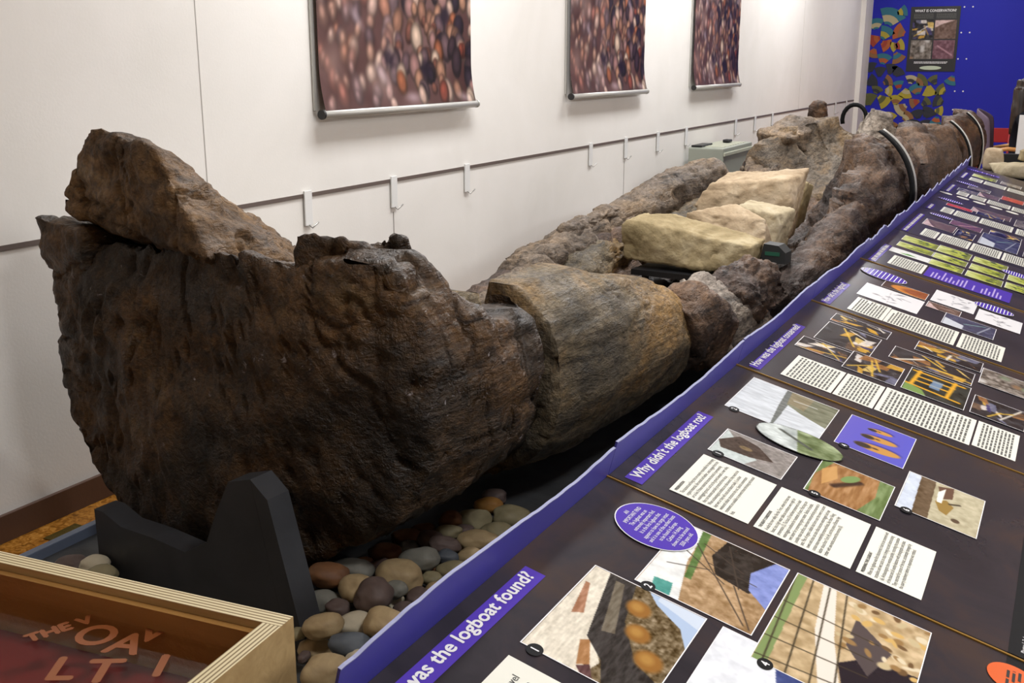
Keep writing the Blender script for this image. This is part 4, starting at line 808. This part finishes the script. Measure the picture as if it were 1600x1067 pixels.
cab = empty('panel_cabinet', (2.53, .6, 0), 0, 'long dark cabinet carrying the sloping information panels', 'cabinet')
MB().prism([(0.03, 0), (.60, 0), (.68, .68), (.03, .85)], 8.0, 'y', 0).build('carcass', CABM, cab)
MB().box(.0, .68, -.02, .0, 0, .68).build('end_board', CABM, cab)

# ------------------------------------------------------------------ stones beyond the panels, table
tb = empty('low_table', (2.54, 9.3, 0), 0, 'dark table at the end of the panel row carrying loose stone slabs', 'table')
MB().box(-.02, 1.25, -.55, .5, .74, .78, .005).build('table_top', BLACKM, tb)
for x in (.02, 1.2):
    for y in (-.5, .45): MB().box(x - .03, x + .03, y - .03, y + .03, 0, .74).build('leg', BLACKM, tb)
MB().box(-.02, 1.25, .46, .5, .78, .90, .005).build('back_rail', BLACKM, tb)
def slab(c_, r_, mat, seed, label):
    r = random.Random(seed); pts = [(math.cos(a) * r_[0] * r.uniform(.8, 1.1), math.sin(a) * r_[1] * r.uniform(.8, 1.1), z * r_[2]) for a in [k * math.pi / 4 for k in range(8)] for z in (-1, 1)]
    o = chunk('stone_slab', [[(p[1], p[0], p[2]) for p in pts]], mat, seed, .018, 1, None, lambda v, nn: v + nn * (.014 * fbm(v * 7 + seed, 3))[:, None])
    o.location = c_; tag(o, label, 'stone'); return o
slab((2.86, 9.0, .847), (.24, .2, .045), SAND3, 21, 'flat cream stone slab on the dark table beside the last panel')
slab((3.38, 9.1, .847), (.22, .2, .045), SAND1, 22, 'broad grey-buff stone slab on the dark table, further from the boat')
slab((2.92, 8.92, .962), (.12, .1, .04), SAND1, 23, 'small brown stone resting on the flat cream slab')
slab((2.62, 9.42, .882), (.07, .08, .08), SAND2, 24, 'upright cream stone at the stern corner of the dark table')

# ------------------------------------------------------------------ blue wall: poster and sherd mural
def on_far(x, y, Y=YF - .004):
    M = cam.rotation_euler.to_matrix(); d = M @ Vector(((x - 800) / 1680, -(y - 533.5) / 1680, -1)); o = cam.location; return o + d * ((Y - o.y) / d.y)
po = empty('wall_poster', (.645, YF - .002, 1.46), 0, 'black poster headed WHAT IS CONSERVATION with four photographs on the blue wall', 'poster')
PXM = Matrix(((1, 0, 0, 0), (0, 0, -1, 0), (0, 1, 0, 0), (0, 0, 0, 1)))
def wput(name, me, mat, parent, x, z, off):
    o = link(name, me, mat, parent); o.matrix_local = Matrix.Translation((x, -off, z)) @ PXM; return o
MB().box(0, .72, -.008, 0, 0, .97, .001).build('backing', BLACKM, po)
me = text_me('WHAT IS CONSERVATION?', .055, bold=.001); lo, hi = bounds(me); V, _ = mesh_vf(me); V[:, 0] *= .60 / (hi[0] - lo[0]); me.vertices.foreach_set('co', V.ravel()); wput('title', me, WHITEP, po, .06, .89, .009)
for j, (x, z, kd) in enumerate([(.04, .49, 'work'), (.37, .49, 'brown'), (.04, .19, 'plain'), (.37, .19, 'mauve')]):
    wput('photo', pic(kd, 36, 32, 90 + j).mesh('photo', .31, .28), PPRINT, po, x, z, .0095)
for x in (.04, .37): wput('text_lines', text_lines(.29, .08, 6, random.Random(3)), GREYP, po, x + .155, .83, .0095)
wput('caption', text_lines(.5, .035, 2, random.Random(5)), WHITEP, po, .36, .135, .0095)
wput('logo_oval', ell_me('logo_oval', .16, .03), plain('pale_badge', (186, 200, 176), .5), po, .36, .055, .0095)
mu = empty('sherd_mural', (0, YF - .002, 0), 0, 'cluster of colourful pottery sherd cut-outs fixed to the blue wall', 'mural')
TEAL, ORG, YEL, TAN, DRK, CRM, OLV, RED = (24, 100, 118), (160, 78, 26), (160, 146, 36), (128, 86, 46), (26, 30, 44), (170, 160, 124), (78, 80, 36), (146, 46, 24)
SH = [(1393, 26, 22, 70, TEAL, CRM), (1413, 18, 13, 20, TEAL, YEL), (1368, 37, 14, 100, TEAL, CRM), (1384, 52, 17, 60, TEAL, YEL), (1367, 62, 14, 200, RED, ORG), (1411, 50, 15, 160, ORG, TAN), (1384, 70, 12, 330, ORG, RED), (1398, 72, 11, 200, YEL, TAN), (1412, 71, 13, 20, YEL, RED), (1364, 83, 12, 250, TAN, ORG),
      (1381, 92, 14, 80, TEAL, ORG), (1407, 90, 14, 300, TAN, TEAL), (1360, 105, 13, 100, DRK, DRK), (1375, 112, 13, 90, DRK, DRK), (1392, 108, 14, 80, DRK, DRK), (1410, 112, 12, 60, DRK, DRK), (1362, 127, 14, 30, DRK, DRK), (1387, 127, 12, 30, TAN, DRK), (1404, 133, 12, 100, TEAL, RED), (1424, 122, 11, 80, CRM, DRK),
      (1440, 124, 13, 40, OLV, TAN), (1459, 123, 12, 120, OLV, DRK), (1370, 140, 10, 70, OLV, DRK), (1389, 142, 10, 0, YEL, CRM), (1432, 139, 14, 110, TEAL, TAN), (1452, 142, 14, 280, YEL, YEL), (1470, 141, 12, 150, OLV, YEL), (1357, 155, 16, 95, OLV, OLV), (1380, 157, 17, 320, YEL, OLV), (1400, 156, 13, 85, YEL, TAN),
      (1415, 146, 13, 260, YEL, CRM), (1429, 160, 13, 200, TAN, RED), (1446, 160, 12, 40, OLV, DRK), (1466, 158, 13, 160, DRK, OLV), (1408, 170, 15, 220, CRM, TAN), (1389, 183, 14, 80, YEL, OLV), (1417, 182, 13, 50, TAN, CRM), (1434, 178, 12, 100, DRK, DRK), (1450, 176, 14, 60, DRK, DRK), (1467, 173, 11, 0, YEL, OLV),
      (1395, 199, 14, 60, TAN, ORG), (1410, 201, 13, 110, ORG, TAN), (1428, 193, 11, 80, DRK, DRK), (1446, 194, 12, 100, DRK, DRK), (1462, 190, 13, 260, TEAL, ORG), (1397, 216, 10, 30, YEL, OLV), (1410, 217, 9, 200, YEL, YEL), (1487, 116, 12, 250, TEAL, TAN)]
SCOL = {}
def scol(c_):
    if c_ not in SCOL: SCOL[c_] = plain('sherd_%d_%d_%d' % c_, c_, .5)
    return SCOL[c_]
for j, (x, y, rpx, ang, c1, c2) in enumerate(SH):
    p = on_far(x, y); rm = rpx * .0113 * .66; r = random.Random(j); a0 = R(ang); w = r.uniform(.45, .75); r0 = .25
    if p.z > 1.44 and p.x < 1.0: p.x = min(p.x, .635 - 1.25 * rm)
    elif p.z > 1.2: p.z = min(p.z, 1.44 - 1.25 * rm)
    def wedge(ra, rb, th):
        arc = [a0 + w * (q / 5 - .5) * 2 for q in range(6)]; off = rm * 1.0
        P2 = [(math.cos(a) * 2 * rm * rb - math.cos(a0) * off * 1.2, math.sin(a) * 2 * rm * rb - math.sin(a0) * off * 1.2) for a in arc] + [(math.cos(a) * 2 * rm * ra - math.cos(a0) * off * 1.2, math.sin(a) * 2 * rm * ra - math.sin(a0) * off * 1.2) for a in arc[::-1]]
        return MB().prism(P2, th, 'y', -th)
    o = wedge(.22, 1.0, .006).build('sherd', scol(c1), mu); o.location = (p.x, 0, p.z)
    q = wedge(.35, .65, .008).build('sherd_band', scol(c2), o)
for j, (x, y) in enumerate([(1496, 11), (1491, 51), (1486, 92), (1482, 132), (1478, 171), (1358, 15), (1356, 55), (1354, 94)]):
    p = on_far(x, y); o = MB().tube([(0, -.006, 0), (0, 0, 0)], .012, 10).build('wall_stud', WHITEMET); o.location = (p.x + (.10 if j < 5 else 0), YF, p.z - (.10 if j == 3 else 0)); tag(o, 'tiny white stud fixed on the blue wall', 'stud', 'studs on the blue wall')
    if j < 5: o2 = o.copy(); COL.objects.link(o2); o2.location.x += .12

# ------------------------------------------------------------------ seating corner and visitor
OAKL = mottled('light_oak', [(.3, (176, 120, 62)), (.7, (200, 146, 84))], scale=3, stretch=(8, 1, 1), rough=.4, bump=.02); LILAC = plain('lilac_fabric', (106, 92, 108), .8, .2); REDC = plain('red_enamel', (150, 22, 26), .4)
def bent(pts, r, name, mat, parent): return MB().tube(pts, r, 10).build(name, mat, parent, True)
ch = empty('armchair', (2.52, 13.35, 0), R(90), 'bentwood armchair with curved lilac back and light oak arms', 'chair')
MB().box(-.28, .28, -.24, .24, .31, .37, .03).build('seat', LILAC, ch)
V = []; F = []
for i in range(13):
    a = R(-62 + i * 124 / 12)
    for j, z in enumerate((.50, .72, .94, 1.12)): V += [(math.sin(a) * (.30 + .02 * j), .08 + math.cos(a) * (.22 + .03 * j), z - .10 * (abs(i - 6) / 6) ** 2 * (j / 3))]
for i in range(12):
    for j in range(3): F.append((i * 4 + j, i * 4 + j + 1, i * 4 + j + 5, i * 4 + j + 4))
bk = link('backrest', mesh_np('backrest', V, F), LILAC, ch, True); sm = bk.modifiers.new('s', 'SOLIDIFY'); sm.thickness = .035; bk.modifiers.new('b', 'SUBSURF').levels = 1
for sx in (-1, 1):
    bent([(sx * .31, .22, .0), (sx * .31, .20, .35), (sx * .31, .17, .66)], .02, 'leg', OAKL, ch); bent([(sx * .31, -.26, 0), (sx * .31, -.22, .40), (sx * .31, -.20, .66)], .02, 'leg', OAKL, ch)
    bent([(sx * .31, .20, .66), (sx * .32, 0, .70), (sx * .31, -.16, .69), (sx * .29, -.28, .63)], .022, 'armrest', OAKL, ch)
for i, (x, y, lb) in enumerate([(2.25, 15.0, 'red metal stacking chair facing the blue wall behind the stern'), (2.95, 15.2, 'red metal stacking chair nearer the room corner by the visitor')]):
    rc = empty('red_chair', (x, y, 0), R(10 + 20 * i), lb, 'chair')
    MB().box(-.2, .2, -.2, .2, .43, .455, .01).build('seat', REDC, rc); MB().box(-.2, .2, .19, .21, .62, .80, .01).build('backrest', REDC, rc)
    for sx in (-1, 1):
        bent([(sx * .19, .2, 0), (sx * .19, .2, .82)], .014, 'leg', REDC, rc); bent([(sx * .19, -.19, 0), (sx * .19, -.19, .44)], .014, 'leg', REDC, rc)
wp = empty('white_stand', (2.98, 10.9, 0), 0, 'plain white upright board standing beyond the end of the panels', 'stand')
MB().box(-.28, .62, -.015, .015, .06, 1.16, .004).build('board', WHITEMET, wp)
for x in (-.2, .5): MB().box(x - .02, x + .02, -.18, .18, 0, .06, .005).build('foot', BLACKM, wp)
# seated visitor, back to us: dark clothes, long brown hair
pr = empty('person', (2.60, 13.35, .04), R(-90), 'seated person with long dark brown hair in black clothes, back turned', 'person')
SK = [(0, 0, .50), (0, .0, .70), (0, .02, .92), (0, .02, 1.06), (0, .03, 1.12), (0, .05, 1.24), (.17, .02, 1.0), (.24, .06, .76), (.20, .28, .68), (-.17, .02, 1.0), (-.24, .06, .76), (-.20, .28, .68), (.10, .02, .49), (.12, .44, .50), (.12, .46, .05), (.12, .56, .0), (-.10, .02, .49), (-.12, .44, .50), (-.12, .46, .05), (-.12, .56, .0)]
SE = [(0, 1), (1, 2), (2, 3), (3, 4), (4, 5), (2, 6), (6, 7), (7, 8), (2, 9), (9, 10), (10, 11), (0, 12), (12, 13), (13, 14), (14, 15), (0, 16), (16, 17), (17, 18), (18, 19)]
SR = [.15, .14, .15, .07, .055, .09, .065, .045, .03, .065, .045, .03, .09, .065, .045, .035, .09, .065, .045, .035]
for sx, wr in ((1, 8), (-1, 11)):
    for f, (dx, L) in enumerate(((-.03, .075), (-.01, .085), (.01, .08), (.03, .065), (-.045, .04))):
        b0 = len(SK); SK += [(SK[wr][0] + sx * dx, SK[wr][1] + .06 if f < 4 else SK[wr][1] + .02, SK[wr][2] - .005), (SK[wr][0] + sx * dx * 1.2, SK[wr][1] + .06 + L * .6, SK[wr][2] - .012), (SK[wr][0] + sx * dx * 1.2, SK[wr][1] + .06 + L, SK[wr][2] - .03)]
        SE += [(wr, b0), (b0, b0 + 1), (b0 + 1, b0 + 2)]; SR += [.011, .009, .008]
me = bpy.data.meshes.new('body'); me.from_pydata(SK, SE, []); ob = bpy.data.objects.new('body', me); COL.objects.link(ob); ob.parent = pr
md = ob.modifiers.new('skin', 'SKIN'); md.use_smooth_shade = True; sv = me.skin_vertices[0].data
for v, r_ in zip(sv, SR): v.radius = (r_, r_ * .85)
sv[0].use_root = True
ob.modifiers.new('sub', 'SUBSURF').levels = 2
CLOTH = plain('black_cloth', (24, 24, 30), .85, .2); SKIN = plain('skin', (190, 140, 116), .5); me.materials.append(CLOTH)
bm = bmesh.new(); bmesh.ops.create_uvsphere(bm, u_segments=24, v_segments=16, radius=1)
for v in bm.verts:
    k = 1 + .1 * (v.co.z < -.2) * (v.co.y > 0); v.co = Vector((v.co.x * .076, v.co.y * .095 * k, v.co.z * .115))
bmesh.ops.create_icosphere(bm, subdivisions=1, radius=.014, matrix=Matrix.Translation((0, .10, -.01)))
for sx in (-1, 1): bmesh.ops.create_icosphere(bm, subdivisions=1, radius=.02, matrix=Matrix.Translation((sx * .076, 0, 0)))
me = bpy.data.meshes.new('head'); bm.to_mesh(me); bm.free(); link('head', me, SKIN, pr, True).location = (0, .05, 1.28)
HAIR = mottled('brown_hair', [(.35, (30, 22, 18)), (.65, (66, 48, 34))], scale=20, stretch=(1, 1, .1), rough=.4, bump=.3, bscale=60, bstretch=(1, 1, .08))
chunk('hair', [[(math.cos(a) * .105 - .0, math.sin(a) * .10, z) for a in [k * math.pi / 4 for k in range(8)] for z in (1.32, 1.38)] + [(-.02, 0, 1.42), (.02, .02, 1.42)],
               [(-.125, x, z) for x, z in ((-.12, 1.3), (.12, 1.3), (-.16, .92), (.16, .92), (-.14, .80), (.14, .80))] + [(.0, x, z) for x, z in ((-.115, 1.3), (.115, 1.3), (-.15, .95), (.15, .95))]],
      HAIR, 41, .015, 4, pr, lambda v, nn: v + nn * (.012 * fbm(v * np.array([30, 30, 3.0]), 3))[:, None]).location = (0, .03, 0)

# ------------------------------------------------------------------ settle the pebbles, and the label wedge, on what carries them
from mathutils.bvhtree import BVHTree
bpy.context.view_layer.update()
def solid(root):
    dg = bpy.context.evaluated_depsgraph_get(); V = []; F = []
    for o in [root] + list(root.children_recursive):
        if o.type != 'MESH': continue
        ev = o.evaluated_get(dg); me = ev.to_mesh(); b0 = len(V); M = o.matrix_world; V += [M @ v.co for v in me.vertices]; F += [[b0 + q for q in p.vertices] for p in me.polygons]; ev.to_mesh_clear()
    return BVHTree.FromPolygons(V, F)
def world_tree(o, loc):
    M = Matrix.Translation(loc) @ o.rotation_euler.to_matrix().to_4x4(); return BVHTree.FromPolygons([M @ v.co for v in o.data.vertices], [list(p.vertices) for p in o.data.polygons])
BOAT_T = solid(boat); fixed = [BOAT_T, solid(cr), solid(tr), solid(case), solid(cab)] + [solid(o) for o in bpy.data.objects if o.name in ('info_panel', 'info_panel.001', 'info_panel.002')]
for (px, py, a, b, colr, br, k, lb) in sorted(PEBBLES, key=lambda q: q[1]):
    _, dist = ray_pt(px, py, TZ + .05); m = dist / 1680; ok = False; rot = R(27) + rp.uniform(-.25, .25)
    for scale in (1.0, .88, .76, .64, .52, .42):
        ra, rb = a * m * scale, max(b * m, a * m * .62) * 1.05 * scale; h = min(ra, rb) * .78
        o = pebble((0, 0, 0), ra, rb, h, colr, k, rot, br, lb); R3 = o.rotation_euler.to_matrix(); lowest = min((R3 @ v.co).z for v in o.data.vertices)
        for step in range(0, 16):
            z = TZ + .001 - lowest + step * .006; c_, _d = ray_pt(px, py, z); t_ = world_tree(o, c_)
            if not any(t_.overlap(f) for f in fixed): ok = True; break
        if ok: break
        me_ = o.data; bpy.data.objects.remove(o, do_unlink=True); bpy.data.meshes.remove(me_)
    if ok: o.location = c_; fixed.append(t_)
rest = [BOAT_T] + [solid(o) for o in bpy.data.objects if o.name.startswith('stone_block')] + [solid(sh)]
z0 = lab.location.z
for step in range(60):
    lab.location.z = z0 - .10 + step * .005; bpy.context.view_layer.update(); t_ = solid(lab)
    if not any(t_.overlap(f) for f in rest): break
